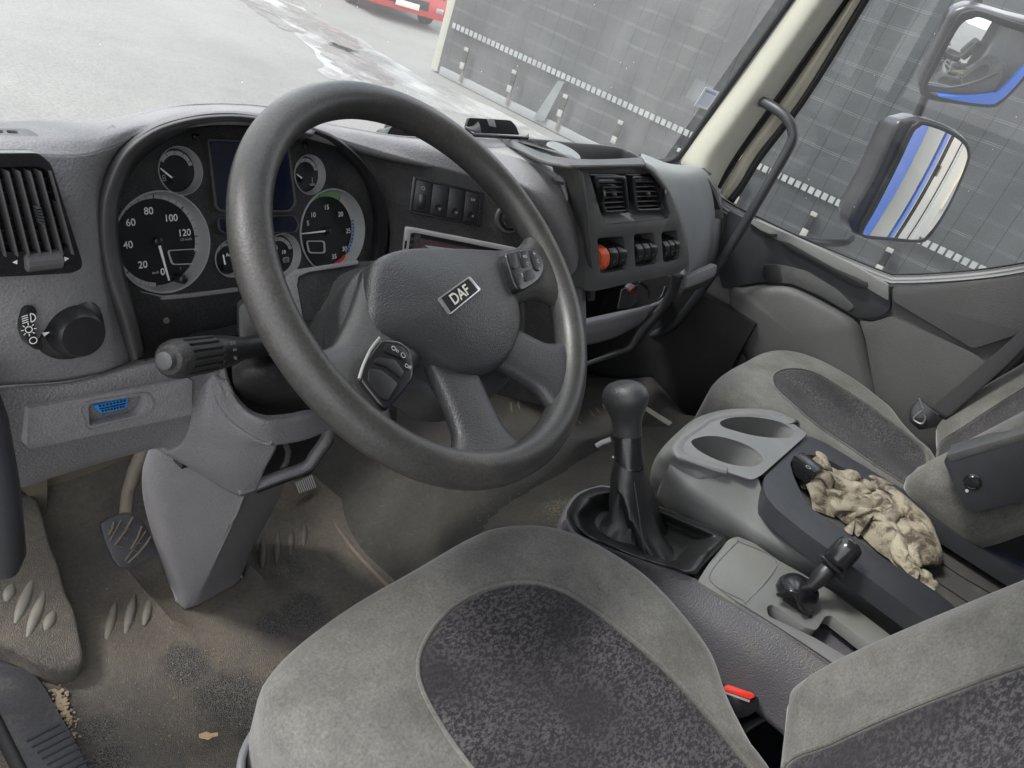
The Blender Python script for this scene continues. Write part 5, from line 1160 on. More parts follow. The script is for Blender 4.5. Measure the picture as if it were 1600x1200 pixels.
lathe('grip', s0, sa, [(0, .0105), (.001, .0135), (.006, .0170), (.012, .0182), (.014, .0188), (.0141, .0188), (.066, .0185), (.0661, .0185), (.070, .0180)], M['fascia'], stalk, n=96, ang=25, fn=lambda k, h: (.88 if (k % 6) < 2 else 1.0) if .01405 <= h < .06605 else 1)
st_ = lathe('stem', s0+sa*.070, sa, [(0, .018), (.01, .0178), (.035, .0155), (.06, .0125), (.085, .0125), (SL-.07+.03, .0125)], M['black'], stalk, n=36)
vd_ = unit(CAM-(s0+sa*.085)); su = sa; sv_ = unit(np.cross(vd_, su)); sv_ = sv_ if sv_[2] > 0 else -sv_
nn = unit(np.cross(su, sv_)); nn = nn if nn@vd_ > 0 else -nn
for (a_, b_, kind_) in ((.083, .007, 'lamp'), (.090, .007, 'lamp'), (.085, 0, 'dots'), (.087, -.008, 'horn')):
    rr_ = .0180-(a_-.08)*.09; off_ = math.sqrt(max(rr_**2-b_**2, 0))+.0004; o = s0+sa*a_+nn*off_+sv_*b_
    if kind_ == 'lamp': b2 = join_bms([ring_bm(o, .0014, .0019, su, sv_, 12, -90, 90), seg_bm(o, su, sv_, [(0, -.0018, 0, .0018), (-.001, .001, -.003, .001), (-.001, -.001, -.003, -.001)], .0005)])
    elif kind_ == 'dots': b2 = join_bms([ring_bm(o-su*.002, .0008, .0013, su, sv_, 10), ring_bm(o+su*.002, .0008, .0013, su, sv_, 10)])
    else: b2 = seg_bm(o, su, sv_, [(-.0025, -.001, -.0025, .001), (-.002, 0, .002, 0), (.002, -.002, .002, .002), (-.002, .001, .002, .002), (-.002, -.001, .002, -.002)], .0006)
    fin('stalk_print', b2, M['print'], st_, smooth=False)
# ================================================================== FLOOR, MAT, TUNNEL
fl = sheet('floor', .2, 2.06, -.9, 1.16, -.02, M['black'])  # passenger footwell shade put into the black colour
matx = [(.205, -.6), (.93, -.6), (.93, .45), (.925, .6), (.955, .75), (.975, .90), (.99, 1.04), (.205, 1.04)]
mt = thing('rubber_floor_mat', (.56, .5, -.02), 'muddy brown rubber mat in the driver footwell with raised tread bars', 'floor mat')
bm = bmesh.new()
nx, ny = 40, 80; vs = []
for j in range(ny+1):
    y = -.6+j*(1.12-(-.6))/ny; row = []
    for i in range(nx+1):
        x = .205+i*(.985-.205)/nx
        z = .0+.002*math.sin(x*31)+.0015*math.sin(y*23+x*9)
        if y > 1.0: z += (y-1.0)**1.0*1.2
        if x > .90 and y > .3: z += max(0, (x-.90))*.25
        # slightly raised lip round the column leg
        lx, ly = .635, .80; d_ = max(abs(x-lx-.01)-.075, abs(y-ly)-.09)
        if 0 < d_ < .03: z += .010*(1-abs(d_-.012)/.018) if abs(d_-.012) < .018 else 0
        row.append(bm.verts.new((x, y, z)))
    vs.append(row)
for j in range(ny):
    for i in range(nx): bm.faces.new((vs[j][i], vs[j][i+1], vs[j+1][i+1], vs[j+1][i]))
fin('mat_sheet', bm, M['mat'], mt)
# footrest block on the left
fz = PL((.4, .8, .055), unit((.02, -.18, 1)))
slab('footrest_block', fz, [(-140, 800), (-60, 770), (10, 765), (52, 772), (66, 800), (80, 850), (92, 880), (104, 925), (118, 955), (128, 1000), (132, 1028), (122, 1040), (96, 1046), (60, 1035), (20, 1012), (-60, 985), (-140, 950)], M['mat'], mt, dome=0, re=.012, back=.075, nth=140, rb=-.02)
# toe board behind: dirty metal steps
plate('toe_step', PL((.5, 1.06, .03), (0, -.9, .43)), [(70, 806), (90, 790), (200, 762), (205, 800), (180, 812), (110, 850)], .01, M['mat'], mt, bev=.003, r=4)
plate('toe_slot', PL((.5, 1.04, .02), (0, -.8, .6)), [(102, 822), (168, 803), (172, 818), (152, 832), (104, 846)], .004, M['dirtmetal'], mt, bev=.001, r=2)
bx('toe_board', (.2, 1.06, 0), (.7, 1.10, .45), M['dirtmetal'])
for x0, x1 in ((.24, .31), (.36, .40), (.47, .5)): bx('toe_rib', (x0, 1.03, .0), (x1, 1.06, .4), M['dirtmetal'])
def ribs(name, segs, pl_fn, m, par, w=.0075, h=.006):
    bms = []
    for (x0, y0, x1, y1) in segs:
        a, n = pl_fn(x0, y0); b, _ = pl_fn(x1, y1); d = b-a; L = np.linalg.norm(d); t = d/L; s_ = unit(np.cross(n, t)); bm = bmesh.new(); K = 8; rings = []
        for i in range(K+1):
            f = i/K; wv = w*(.18+.82*math.sin(math.pi*min(max(f*.96+.02, 0), 1))**.75)
            rings.append([bm.verts.new(V(a+d*f+s_*wv*math.cos(q)+n*(h*math.sin(q)*(.3+.7*math.sin(math.pi*f))-.001))) for q in (math.pi*k/6 for k in range(7))])
        for A, B in zip(rings, rings[1:]):
            for k in range(6): bm.faces.new((A[k], A[k+1], B[k+1], B[k]))
        bm.faces.new(rings[0]); bm.faces.new(rings[-1]); fin(name, bm, m, par)
def onz(pl): return lambda x, y: (pl.at(x, y), pl.n)
F0 = PL((0, 0, .001), (0, 0, 1))
M['ribd2'] = mat('muddy_edge', (.075, .062, .048), .8, mott=.3, mscale=20, fine=.3)
M['rib'] = mat('scuffed_tread_bar', (.10, .095, .08), .6, mott=.5, mscale=30, patchc=(.14, .11, .075), patchs=20, patcht=(.5, .65))
ribs('tread_bar', [(180, 942, 165, 1004), (210, 929, 196, 990), (236, 931, 225, 977)], onz(F0), M['rib'], mt, .0075)
M['ribd'] = mat('dark_tread_bar', (.05, .044, .036), .6, mott=.5, mscale=30)
ribs('tread_bar', [(475, 812, 475, 855), (455, 822, 454, 868), (434, 832, 432, 880), (411, 842, 410, 888), (390, 862, 384, 898)], onz(F0), M['ribd'], mt)
ribs('tread_bar', [(50, 907, 24, 974), (69, 926, 43, 995), (84, 955, 71, 985), (19, 912, 10, 940)], onz(fz), M['rib'], mt, .0085)
# tunnel cover
tn = thing('tunnel_cover', (1.4, .4, 0), 'dark pebbled rubber cover over the engine tunnel between the footwells', 'tunnel cover')
def Zc(pts): return [P(x, y, 'Z', v) for x, y, v in pts]
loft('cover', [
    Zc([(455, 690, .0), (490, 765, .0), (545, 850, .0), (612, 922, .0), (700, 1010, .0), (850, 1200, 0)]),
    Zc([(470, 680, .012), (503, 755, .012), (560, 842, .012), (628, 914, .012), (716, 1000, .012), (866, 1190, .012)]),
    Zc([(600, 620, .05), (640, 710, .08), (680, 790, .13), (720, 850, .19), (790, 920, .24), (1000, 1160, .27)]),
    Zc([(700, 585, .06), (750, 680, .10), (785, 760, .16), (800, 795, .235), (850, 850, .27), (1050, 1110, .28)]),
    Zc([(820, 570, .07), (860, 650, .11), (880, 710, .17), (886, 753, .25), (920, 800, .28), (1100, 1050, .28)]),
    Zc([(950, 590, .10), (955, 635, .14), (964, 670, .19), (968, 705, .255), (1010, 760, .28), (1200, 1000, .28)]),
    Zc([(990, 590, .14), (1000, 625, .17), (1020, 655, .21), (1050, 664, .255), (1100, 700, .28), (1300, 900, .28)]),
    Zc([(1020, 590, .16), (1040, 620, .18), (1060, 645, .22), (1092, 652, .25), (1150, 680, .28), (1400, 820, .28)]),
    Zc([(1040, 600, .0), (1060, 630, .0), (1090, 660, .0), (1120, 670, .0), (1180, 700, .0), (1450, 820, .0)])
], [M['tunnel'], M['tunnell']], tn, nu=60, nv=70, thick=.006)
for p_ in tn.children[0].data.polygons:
    if tn.children[0].data.vertices[p_.vertices[0]].co.z > .215: p_.material_index = 1  # higher faces get the copy painted as lit
tube('mat_edge', Zc([(455, 690, .004), (490, 765, .004), (545, 850, .004), (612, 922, .004), (700, 1010, .004)]), .0055, M['ribd2'], tn, n=10, smoothn=40)
def onpts(z0):
    def f(x, y):
        z = z0(x, y); return P(x, y, 'Z', z), unit((-.1, -.85, .5)) if False else unit((0, .5, .86))
    return f
ribs('tread_bar', [(889, 675, 891, 686), (895, 665, 904, 681), (902, 655, 915, 676), (921, 640, 935, 664), (931, 637, 946, 660), (941, 630, 955, 655), (799, 628, 800, 658), (810, 625, 812, 653), (826, 614, 830, 642), (837, 616, 845, 636)], onpts(lambda x, y: .135 if x > 870 else .09), M['ribd'], tn, .006, .006)
plate('metal_strip', PL((1.7, .45, .262), (0, 0, 1)), [(1004, 636), (1009, 634), (1051, 660), (1046, 664)], .004, M['beige'], tn)
# door side sill plate at lower left
sp2 = tag(thing('sill_plate', (.28, .6, .02), 'scuffed black ribbed plastic step plate along the driver door opening', 'sill plate'))
SZ = PL((.3, .6, .012), (0, 0, 1))
plate('plate_body', SZ, [(-60, 1000), (0, 1024), (14, 1038), (48, 1048), (66, 1068), (90, 1110), (118, 1160), (145, 1215), (160, 1260), (60, 1260), (40, 1200), (8, 1130), (-60, 1000)][:-1], .02, M['sillp'], sp2, bev=.003, r=6)
bms = []
for k in range(9):
    x = 42+k*8; y = 1158+k*9
    bm = bmesh.new(); tube_bm(bm, [SZ.at(x, y, .001), SZ.at(x+52, y-27, .001)], .0016, 6); bms.append(bm)
fin('plate_ribs', join_bms(bms), M['tray'], sp2)
tube('door_seal', [SZ.at(x, y, -.005) for x, y in ((-40, 1070), (0, 1140), (30, 1200), (60, 1262))], .009, M['rubber'], sp2, n=10)
plate('painted_edge', PL((.25, .6, -.01), (0, 0, 1)), [(-60, 1090), (-10, 1135), (10, 1180), (34, 1230), (-60, 1230)], .02, M['boxwhite'], sp2)
# black rounded bar at far left edge (driver door pull)
dp2 = thing('door_pull', P(5, 850, 'X', .28), 'dark rounded pull bar end at the left edge of the photo over the footrest', 'door pull')
tube('bar', [P(-60, 560, 'X', .235), P(-24, 660, 'X', .235), P(-4, 760, 'X', .235), P(4, 830, 'X', .235), P(8, 868, 'X', .235), P(8, 890, 'X', .235)], [.018, .018, .0175, .0175, .017, .012], M['tray'], dp2, n=18)
# crumbs and leaf
lf = plate('dry_leaf', PL((.5, .6, .006), unit((.1, .1, 1))), [(311, 1147), (322, 1143), (330, 1146), (340, 1144), (341, 1149), (332, 1151), (326, 1155), (318, 1153), (312, 1152)], .0015, M['leafm'], None)
tag(lf, 'small pale dry leaf scrap lying on the mat in front of the driver seat', 'leaf')
bm = bmesh.new()
for i in range(170):
    t = random.random(); x = 88+t*26+random.gauss(0, 5); y = 1082+t*62+random.gauss(0, 8); s_ = random.uniform(.0008, .0032)*(1.2 if t < .6 else .7); c = P(x, y, 'Z', .004)
    bmesh.ops.create_icosphere(bm, subdivisions=1, radius=s_, matrix=Matrix.Translation(V(c)) @ Matrix.Diagonal((1, random.uniform(.6, 1.3), .7, 1)))
for i in range(260):
    x = random.uniform(60, 620); y = random.uniform(880, 1190); c = P(x, y, 'Z', .003)
    bmesh.ops.create_icosphere(bm, subdivisions=1, radius=random.uniform(.0004, .0013), matrix=Matrix.Translation(V(c)))
for (cx, cy, z, n, sx, sy) in ((870, 800, .285, 120, 9, 16), (780, 790, .24, 60, 60, 25), (1135, 1050, .03, 160, 22, 16), (1020, 735, .285, 14, 3, 8)):
    for i in range(n):
        c = P(cx+random.gauss(0, sx), cy+random.gauss(0, sy), 'Z', z); bmesh.ops.create_icosphere(bm, subdivisions=1, radius=random.uniform(.0005, .0018), matrix=Matrix.Translation(V(c)))
cb = fin('crumbs', bm, M['sand']); tag(cb, 'sandy crumbs and grit scattered over the mats', 'crumbs', kind='stuff')
# ------------------------------------------------------------------ pedals
pd = thing('brake_pedal', P(200, 845, 'Z', .06), 'worn rubber faced pedal hanging left of the column leg', 'pedal')
PP_ = PL(P(205, 845, 'Z', .10), unit((-.15, -.75, .62)))
po = plate('pedal_pad', PP_, [(157, 818), (176, 806), (206, 802), (223, 811), (236, 835), (247, 862), (242, 873), (202, 888), (187, 888), (176, 873), (163, 842)], .018, M['pedalrub'], pd, r=6, bev=.003)
bms = []
for x0, y0, x1, y1 in ((178, 815, 170, 836), (208, 808, 180, 852), (222, 822, 205, 858), (232, 846, 200, 880)):
    bm = bmesh.new(); tube_bm(bm, [PP_.at(x0, y0, .001), PP_.at((x0+x1)/2+2, (y0+y1)/2, .0015), PP_.at(x1, y1, .001)], .0022, 8); bms.append(bm)
for x0, y0, x1, y1 in ((186, 838, 200, 842), (192, 823, 204, 827), (180, 852, 192, 855), (206, 845, 220, 849), (203, 858, 216, 862), (169, 828, 178, 831)):
    bm = bmesh.new(); tube_bm(bm, [PP_.at(x0, y0, .001), PP_.at(x1, y1, .001)], .0014, 8); bms.append(bm)
for x0, y0, x1, y1 in ((190, 812, 172, 845), (236, 838, 214, 872), (228, 830, 196, 876)):
    bm = bmesh.new(); tube_bm(bm, [PP_.at(x0, y0, .001), PP_.at(x1, y1, .001)], .0016, 8); bms.append(bm)
fin('pad_ribs', join_bms(bms), mat('pedal_dirt', (.06, .05, .038), .8, mott=.3, mscale=40), po)
tube('pedal_arm', [PP_.at(196, 806, -.01), P(200, 770, 'Y', .93), P(212, 735, 'Y', .95), P(232, 690, 'Y', .95), P(250, 660, 'Y', .95)], [.010, .011, .013, .014, .014], M['dirtmetal'], pd, n=12, smoothn=0)
ac = thing('accelerator_pedal', P(478, 755, 'Z', .12), 'small ribbed metal pedal under the column cover', 'pedal')
AP = PL(P(478, 755, 'Y', .86), unit((0, -.7, .7)))
ap_ = plate('pedal_plate', AP, [(459, 754), (488, 741), (496, 762), (466, 772)], .006, M['dirtmetal'], ac, bev=.001)
bms = []
for k in range(9):
    f = (k+.5)/9; bm = bmesh.new(); tube_bm(bm, [AP.at(461+27*f, 755-13*f, .001), AP.at(467+28*f, 771-10*f, .001)], .0012, 6); bms.append(bm)
fin('pedal_ribs', join_bms(bms), M['radio'], ap_)
tube('pedal_arm', [AP.at(478, 757, -.006), P(478, 720, 'Y', .95)], .008, M['black'], ac)
# ================================================================== SEATS
def seat(name, dx, label):
    o = thing(name, (.60+dx, .05, 0), label, 'seat', 'velour truck seats')
    def X(pts): return [(x+dx, y) for x, y in pts]
    cpl = PL((0, 0, .45), (0, 0, 1)); 
    outl = [(.43, -.13), (.395, -.03), (.368, .08), (.351, .18), (.343, .25), (.350, .305), (.380, .343), (.47, .360), (.586, .358), (.70, .354), (.765, .342), (.815, .310), (.848, .26), (.868, .20), (.877, .145), (.868, .08), (.845, .02), (.80, -.03), (.765, -.08), (.73, -.14), (.58, -.17)]
    def dish(u, v, s):
        x = (u*cpl.u[0]+v*cpl.v[0])-dx; y = u*cpl.u[1]+v*cpl.v[1]
        h = -.030*math.exp(-((x-.60)/.15)**2)*min(1, max(0, (.36-y)/.2)) - .05*max(0, (.05-y))*.6
        h += .012*math.exp(-((y-.22)/.10)**2)
        # wear wrinkles
        return h+.0012*math.sin(x*40+y*13)*math.cos(y*33)
    k = 1 if cpl.u[0] > 0 else -1
    o2 = [((np.array((x+dx, y, .45))-cpl.p0)@cpl.u, (np.array((x+dx, y, .45))-cpl.p0)@cpl.v) for x, y in outl]
    cu, H = slab('seat_cushion', cpl, o2, M['velour'], o, dome=.018, re=.042, back=.13, fn=dish, ns=18, nth=110, px=False, rb=.03)
    pan = [(.462, -.10), (.452, .03), (.452, .13), (.462, .20), (.486, .24), (.530, .262), (.584, .272), (.640, .264), (.688, .238), (.716, .200), (.730, .15), (.736, .075), (.735, .01), (.72, -.06), (.70, -.10), (.58, -.12)]
    p2 = [((np.array((x+dx, y, .45))-cpl.p0)@cpl.u, (np.array((x+dx, y, .45))-cpl.p0)@cpl.v) for x, y in pan]
    pt, edge = patch('centre_panel', cpl, p2, H, M['pattern'], cu, px=False)
    tube('panel_seam', edge, .0022, M['velour'], cu, n=8, closed=True)
    # outer front seam
    sm = []
    for i in range(90):
        t = 2*math.pi*i/90
    c = np.mean(crv(o2, 110, True), axis=0)
    tube('seam', [cpl.w(*(c+(q-c)*.985), H(*(c+(q-c)*.985))+.0002) for q in crv(o2, 110, True)], .0014, M['seam'], cu, n=6, closed=True) if False else None
    # backrest
    bpl = PL((.59+dx, -.118, .43), unit((0, .945, .327)))
    bu, bv = bpl.u, bpl.v; su_ = 1 if bu[0] > 0 else -1; sv2 = 1 if bv[2] > 0 else -1
    bo = [(.15, -.004), (.205, .008), (.245, .03), (.270, .075), (.282, .14), (.29, .25), (.290, .40), (.26, .54), (.17, .60), (0, .61), (-.17, .60), (-.26, .54), (-.290, .40), (-.29, .25), (-.282, .14), (-.270, .075), (-.245, .03), (-.205, .008), (-.15, -.004), (0, -.01)]
    b2 = [(x*su_, y*sv2) for x, y in bo]
    def bf(u, v, s):
        x = u*su_; y = v*sv2; return .062*min(1, (abs(x)/.215)**2.6)*(1-.45*min(1, max(0, (y-.05)/.4)))
    bk, HB_ = slab('backrest', bpl, b2, M['velour'], o, dome=.006, re=.05, back=.13, fn=bf, ns=20, nth=120, px=False, rb=.03)
    pb = [(.125, .02), (.135, .10), (.14, .22), (.135, .34), (.10, .44), (0, .47), (-.10, .44), (-.135, .34), (-.14, .22), (-.135, .10), (-.125, .02), (0, .0)]
    pt, edge = patch('centre_panel', bpl, [(x*su_, y*sv2) for x, y in pb], HB_, M['pattern'], bk, px=False)
    tube('panel_seam', edge, .0022, M['velour'], bk, n=8, closed=True)
    # plinth and side valance
    wbox('seat_base', (.60+dx, .07, .17), (.42, .44, .30), M['tray'], o, bev=.02)
    bm = bmesh.new()
    sv_pts = [(.372, -.15), (.352, .10), (.344, .25), (.358, .312), (.42, .345)]
    a = [np.array((x+dx-.012, y+.0, .352)) for x, y in sv_pts]; b = [np.array((x+dx+.0, y-.005, .27)) for x, y in sv_pts]; c_ = [np.array((x+dx+.03, y-.03, .24)) for x, y in sv_pts]
    loft('side_valance', [a, [(p+q)/2+np.array((-.006, 0, 0)) for p, q in zip(a, b)], b, c_], mat('valance_grey', (.10, .105, .115), .4, mott=.2, mscale=12), o, nu=30, nv=12, thick=.008)
    return o, cu, bk, H, HB_, bpl
s1_, c1_, b1_, H1, HB1, bpl1 = seat('truck_seat', 0, 'grey velour seat nearest the camera, in front of the steering wheel')
s2_, c2_, b2_, H2, HB2, bpl2 = seat('truck_seat', 1.19, 'grey velour seat on the far side beyond the cup holders, with black armrest')
# armrest on passenger seat (part of it)
AR = PL((1.47, 0, .58), (-1, 0, 0))
ar = plate('armrest', AR, [(1474, 720), (1482, 712), (1600, 678), (1720, 640), (1720, 745), (1600, 783), (1520, 801), (1508, 797), (1500, 780)], .065, M['tray'], s2_, r=8, bev=.006)
plate('armrest_top', AR, [(1478, 712), (1600, 676), (1720, 638), (1720, 646), (1600, 688), (1486, 722)], .064, M['stack'], ar, d=.001, bev=.001)
lathe('armrest_pivot', AR.at(1520, 752, -.002), (-1, 0, 0), [(0, .0145), (.004, .0145), (.005, .0125), (.0045, .0115), (.006, .010), (.0065, .002)], M['gloss'], ar, n=32)
lathe('armrest_screw', AR.at(1511, 767, 0), (-1, 0, 0), [(0, .003), (.002, .0025)], M['print'], ar, n=12)
# ================================================================== CENTRE CONSOLE
con = thing('centre_console', (1.2, .05, .1), 'grey plastic console between the seats with cup holders, tray and lever panel', 'console')
# upper body with two cup holders: top surface plate with holes, side skirts
CT = PL((1.3, .15, .485), unit((.02, -.03, 1)))
top_px = [(1092, 668), (1110, 656), (1145, 649), (1200, 650), (1240, 662), (1262, 678), (1190, 742), (1175, 750), (1060, 712), (1062, 690)]
cup1 = crv([(1080, 690), (1090, 684), (1108, 681), (1130, 683), (1160, 692), (1182, 704), (1192, 717), (1184, 727), (1164, 729), (1136, 724), (1108, 713), (1088, 701)], 40, True)
cup2 = crv([(1125, 660), (1136, 654), (1160, 651), (1190, 653), (1218, 659), (1236, 668), (1241, 678), (1232, 684), (1205, 684), (1175, 680), (1148, 673), (1130, 667)], 40, True)
plate('cup_holder_top', CT, top_px, .003, M['cup'], con, holes=[cup1, cup2], r=6)
for cp in (cup1, cup2):
    f = [CT.at(x, y, -.001) for x, y in cp]; c = np.mean(f, axis=0); bm = bmesh.new(); rings = []
    for dz, sc_ in ((0, 1.0), (.004, .985), (.02, .97), (.075, .88), (.08, .84), (.08, .3)):
        rings.append([bm.verts.new(V(c+(p-c)*sc_-np.array((0, 0, dz)))) for p in f])
    for A, B in zip(rings, rings[1:]):
        for k in range(40): bm.faces.new((A[k], A[(k+1) % 40], B[(k+1) % 40], B[k]))
    bm.faces.new(rings[-1]); fin('cup_holder', bm, M['cup'], con)
_o = [(1135, 738), (1110, 731), (1060, 712), (1062, 690), (1092, 668), (1110, 656), (1145, 649), (1200, 650), (1240, 662)]
_c = np.array((1150, 695))
loft('console_shoulder', [
    [CT.at(*(_c+(np.array(q)-_c)*.90), -.004) for q in _o], [CT.at(*(_c+(np.array(q)-_c)*.985), -.0012) for q in _o], [CT.at(*(_c+(np.array(q)-_c)*1.02), -.0022) for q in _o],
    ][:0]+[[CT.at(*(_c+(np.array(q)-_c)*.90), -.004) for q in _o], [CT.at(*(_c+(np.array(q)-_c)*1.0), -.0014) for q in _o], [CT.at(*(_c+(np.array(q)-_c)*1.035), -.0035) for q in _o],
    ]+[
    [P(1120, 742, 'Z', .476), P(1095, 735, 'Z', .476), P(1048, 714, 'Z', .476), P(1053, 692, 'Z', .476), P(1084, 665, 'Z', .478), P(1104, 653, 'Z', .479), P(1145, 645, 'Z', .479), P(1202, 646, 'Z', .479), P(1242, 659, 'Z', .479)],
    [P(1105, 755, 'Z', .455), P(1080, 748, 'Z', .455), P(1034, 722, 'Z', .45), P(1040, 700, 'Z', .455), P(1074, 668, 'Z', .465), P(1099, 652, 'Z', .468), P(1145, 642, 'Z', .468), P(1204, 644, 'Z', .465), P(1246, 660, 'Z', .465)],
    [P(1090, 790, 'Z', .40), P(1060, 780, 'Z', .39), P(1022, 748, 'Z', .39), P(1030, 715, 'Z', .40), P(1066, 676, 'Z', .43), P(1094, 658, 'Z', .435), P(1145, 646, 'Z', .43), P(1210, 652, 'Z', .43), P(1250, 668, 'Z', .43)],
    [P(1090, 830, 'Z', .30), P(1062, 812, 'Z', .28), P(1024, 775, 'Z', .28), P(1028, 738, 'Z', .28), P(1066, 700, 'Z', .28), P(1098, 680, 'Z', .28), P(1150, 670, 'Z', .28), P(1215, 670, 'Z', .28), P(1255, 690, 'Z', .28)],
], M['cup'], con, nu=90, nv=40, thick=.004)
loft('side_wall', [
    Zc([(1062, 713, .479), (1110, 731, .482), (1150, 739, .4825), (1182, 745, .482), (1196, 775, .466), (1240, 826, .448), (1330, 890, .438), (1450, 978, .425), (1600, 1085, .41)]),
    Zc([(1050, 722, .468), (1096, 744, .468), (1142, 764, .463), (1172, 782, .456), (1200, 810, .446), (1244, 848, .435), (1328, 902, .425), (1440, 985, .412), (1600, 1096, .40)]),
    Zc([(1040, 738, .445), (1078, 766, .442), (1128, 796, .435), (1160, 816, .430), (1192, 838, .426), (1238, 864, .422), (1322, 915, .412), (1430, 985, .40), (1600, 1106, .39)]),
    Zc([(1030, 760, .40), (1062, 790, .395), (1114, 824, .39), (1146, 842, .387), (1182, 864, .384), (1228, 890, .38), (1314, 938, .37), (1418, 1000, .36), (1600, 1125, .35)]),
    Zc([(1026, 775, .37), (1052, 808, .35), (1102, 844, .345), (1134, 864, .342), (1170, 886, .34), (1215, 915, .335), (1305, 960, .33), (1405, 1020, .32), (1600, 1150, .31)]),
], M['cup'], con, nu=70, nv=28, thick=.004)
# dark storage tray
TP = PL((1.30, .1, .477), unit((.03, -.02, 1)))
tray_out = [(1192, 760), (1194, 745), (1262, 680), (1290, 692), (1340, 722), (1420, 770), (1520, 832), (1640, 905), (1800, 1010), (1700, 1120), (1560, 1060), (1446, 968), (1346, 895), (1258, 832), (1214, 796), (1197, 776)]
tray_hole = [(1234, 722), (1243, 712), (1268, 710), (1290, 716), (1320, 732), (1425, 790), (1530, 856), (1600, 900), (1740, 990), (1690, 1060), (1560, 1005), (1470, 930), (1400, 885), (1330, 838), (1262, 790), (1252, 770), (1240, 745)]
plate('tray_rim', TP, tray_out, .034, M['tray'], con, holes=[tray_hole], r=8, bev=.010, seg=4, bang=50)
loft('tray_well', [[TP.at(x, y, -.004) for x, y in tray_hole], [TP.at(x, y, -.03) for x, y in tray_hole], [TP.at(x+2, y+3, -.05) for x, y in tray_hole]], M['tray'], con, nu=90, nv=6, closed=True, thick=.003)
RM = mat('ribbed_tray_liner', (.045, .044, .042), .75, grain=1.0, gscale=330, mott=.4, mscale=10, patchc=(.12, .1, .07), patchs=14, patcht=(.55, .75))
plate('tray_liner', TP, [(1225, 722), (1265, 700), (1430, 790), (1760, 985), (1700, 1075), (1560, 1020), (1390, 900), (1250, 800)], .006, RM, con, d=-.05)
tube('liner_groove', [TP.at(x, y, -.0495) for x, y in ((1300, 745), (1410, 838), (1500, 900), (1570, 940))], .0018, M['void'], con, n=6)
tube('liner_groove', [TP.at(x, y, -.0495) for x, y in ((1400, 870), (1480, 920), (1540, 960))], .0018, M['void'], con, n=6)
tube('front_seam', [TP.at(x, y, .0005) for x, y in ((1260, 680), (1225, 713), (1192, 744))], .0016, M['void'], con, n=6)
lw_ = wbox('socket_box', TP.at(1258, 732, -.005), (.035, .05, .035), M['gloss'], None, bev=.004, U=unit((1, -.25, 0)), W=unit((.25, 1, 0)))
tag(lw_, 'small glossy black switch box clipped in the front of the console tray beside the cloth', 'switch')
fin('box_mark', ring_bm(TP.at(1263, 730, .0132), .004, .005, np.array((1., 0, 0)), np.array((0, 1., 0))), M['print'], lw_, smooth=False)
# lower lever panel
LPn = PL((1.05, .05, .405), unit((.0, .0, 1)))
plate('lever_panel', LPn, [(1108, 880), (1138, 843), (1152, 838), (1178, 848), (1217, 876), (1250, 894), (1300, 924), (1365, 972), (1440, 1030), (1600, 1150), (1560, 1200), (1400, 1110), (1285, 1030), (1200, 975), (1090, 908)], .02, M['consolel'], con, bev=.004, r=5, holes=[[(1198, 948), (1206, 944), (1220, 952), (1258, 980), (1275, 985), (1290, 962), (1300, 962), (1330, 985), (1400, 1040), (1380, 1062), (1330, 1030), (1268, 994), (1200, 962)]])
plate('pocket_floor', LPn, [(1190, 940), (1310, 955), (1410, 1040), (1380, 1075), (1260, 1000)], .004, M['console'], con, d=-.035)
loft('pocket_wall', [[LPn.at(x, y, -.003) for x, y in q] for q in ([(1198, 948), (1206, 944), (1220, 952), (1258, 980), (1275, 985), (1290, 962), (1300, 962), (1330, 985), (1400, 1040), (1380, 1062), (1330, 1030), (1268, 994), (1200, 962)],)]+[[LPn.at(x, y, -.035) for x, y in q] for q in ([(1198, 948), (1206, 944), (1220, 952), (1258, 980), (1275, 985), (1290, 962), (1300, 962), (1330, 985), (1400, 1040), (1380, 1062), (1330, 1030), (1268, 994), (1200, 962)],)], M['console'], con, nu=80, lin=True, closed=True, thick=.002)
plate('panel_groove', LPn, [(1170, 941), (1217, 878), (1218.2, 878.8), (1171.2, 941.8)], .001, M['dash'], con, d=.0006)
ringpl('panel_outline', LPn, [(1108, 903), (1150, 848), (1158, 847), (1215, 880), (1168, 940), (1160, 938)], 1.2, con, M['console'], .0008)
loft('console_side', [
    [LPn.at(x, y, .0) for x, y in ((884, 812), (905, 835), (960, 855), (1090, 906), (1150, 944), (1200, 975), (1285, 1031), (1400, 1110), (1520, 1190))],
    [LPn.at(x, y, -.006) for x, y in ((880, 815), (900, 842), (955, 863), (1088, 914), (1148, 950), (1198, 981), (1282, 1036), (1396, 1116), (1516, 1196))],
    [P(x, y, 'X', v) for x, y, v in ((873, 828, .90), (890, 855, .905), (935, 885, .925), (1070, 950, .955), (1130, 992, .962), (1182, 1030, .97), (1250, 1085, .98), (1360, 1170, .99), (1480, 1250, .995))],
    [P(x, y, 'X', v) for x, y, v in ((874, 845, .885), (892, 880, .89), (940, 925, .90), (1050, 1000, .93), (1110, 1060, .94), (1165, 1100, .95), (1225, 1150, .96), (1320, 1240, .97), (1440, 1320, .98))],
], M['console'], con, nu=60, nv=24, thick=.005)
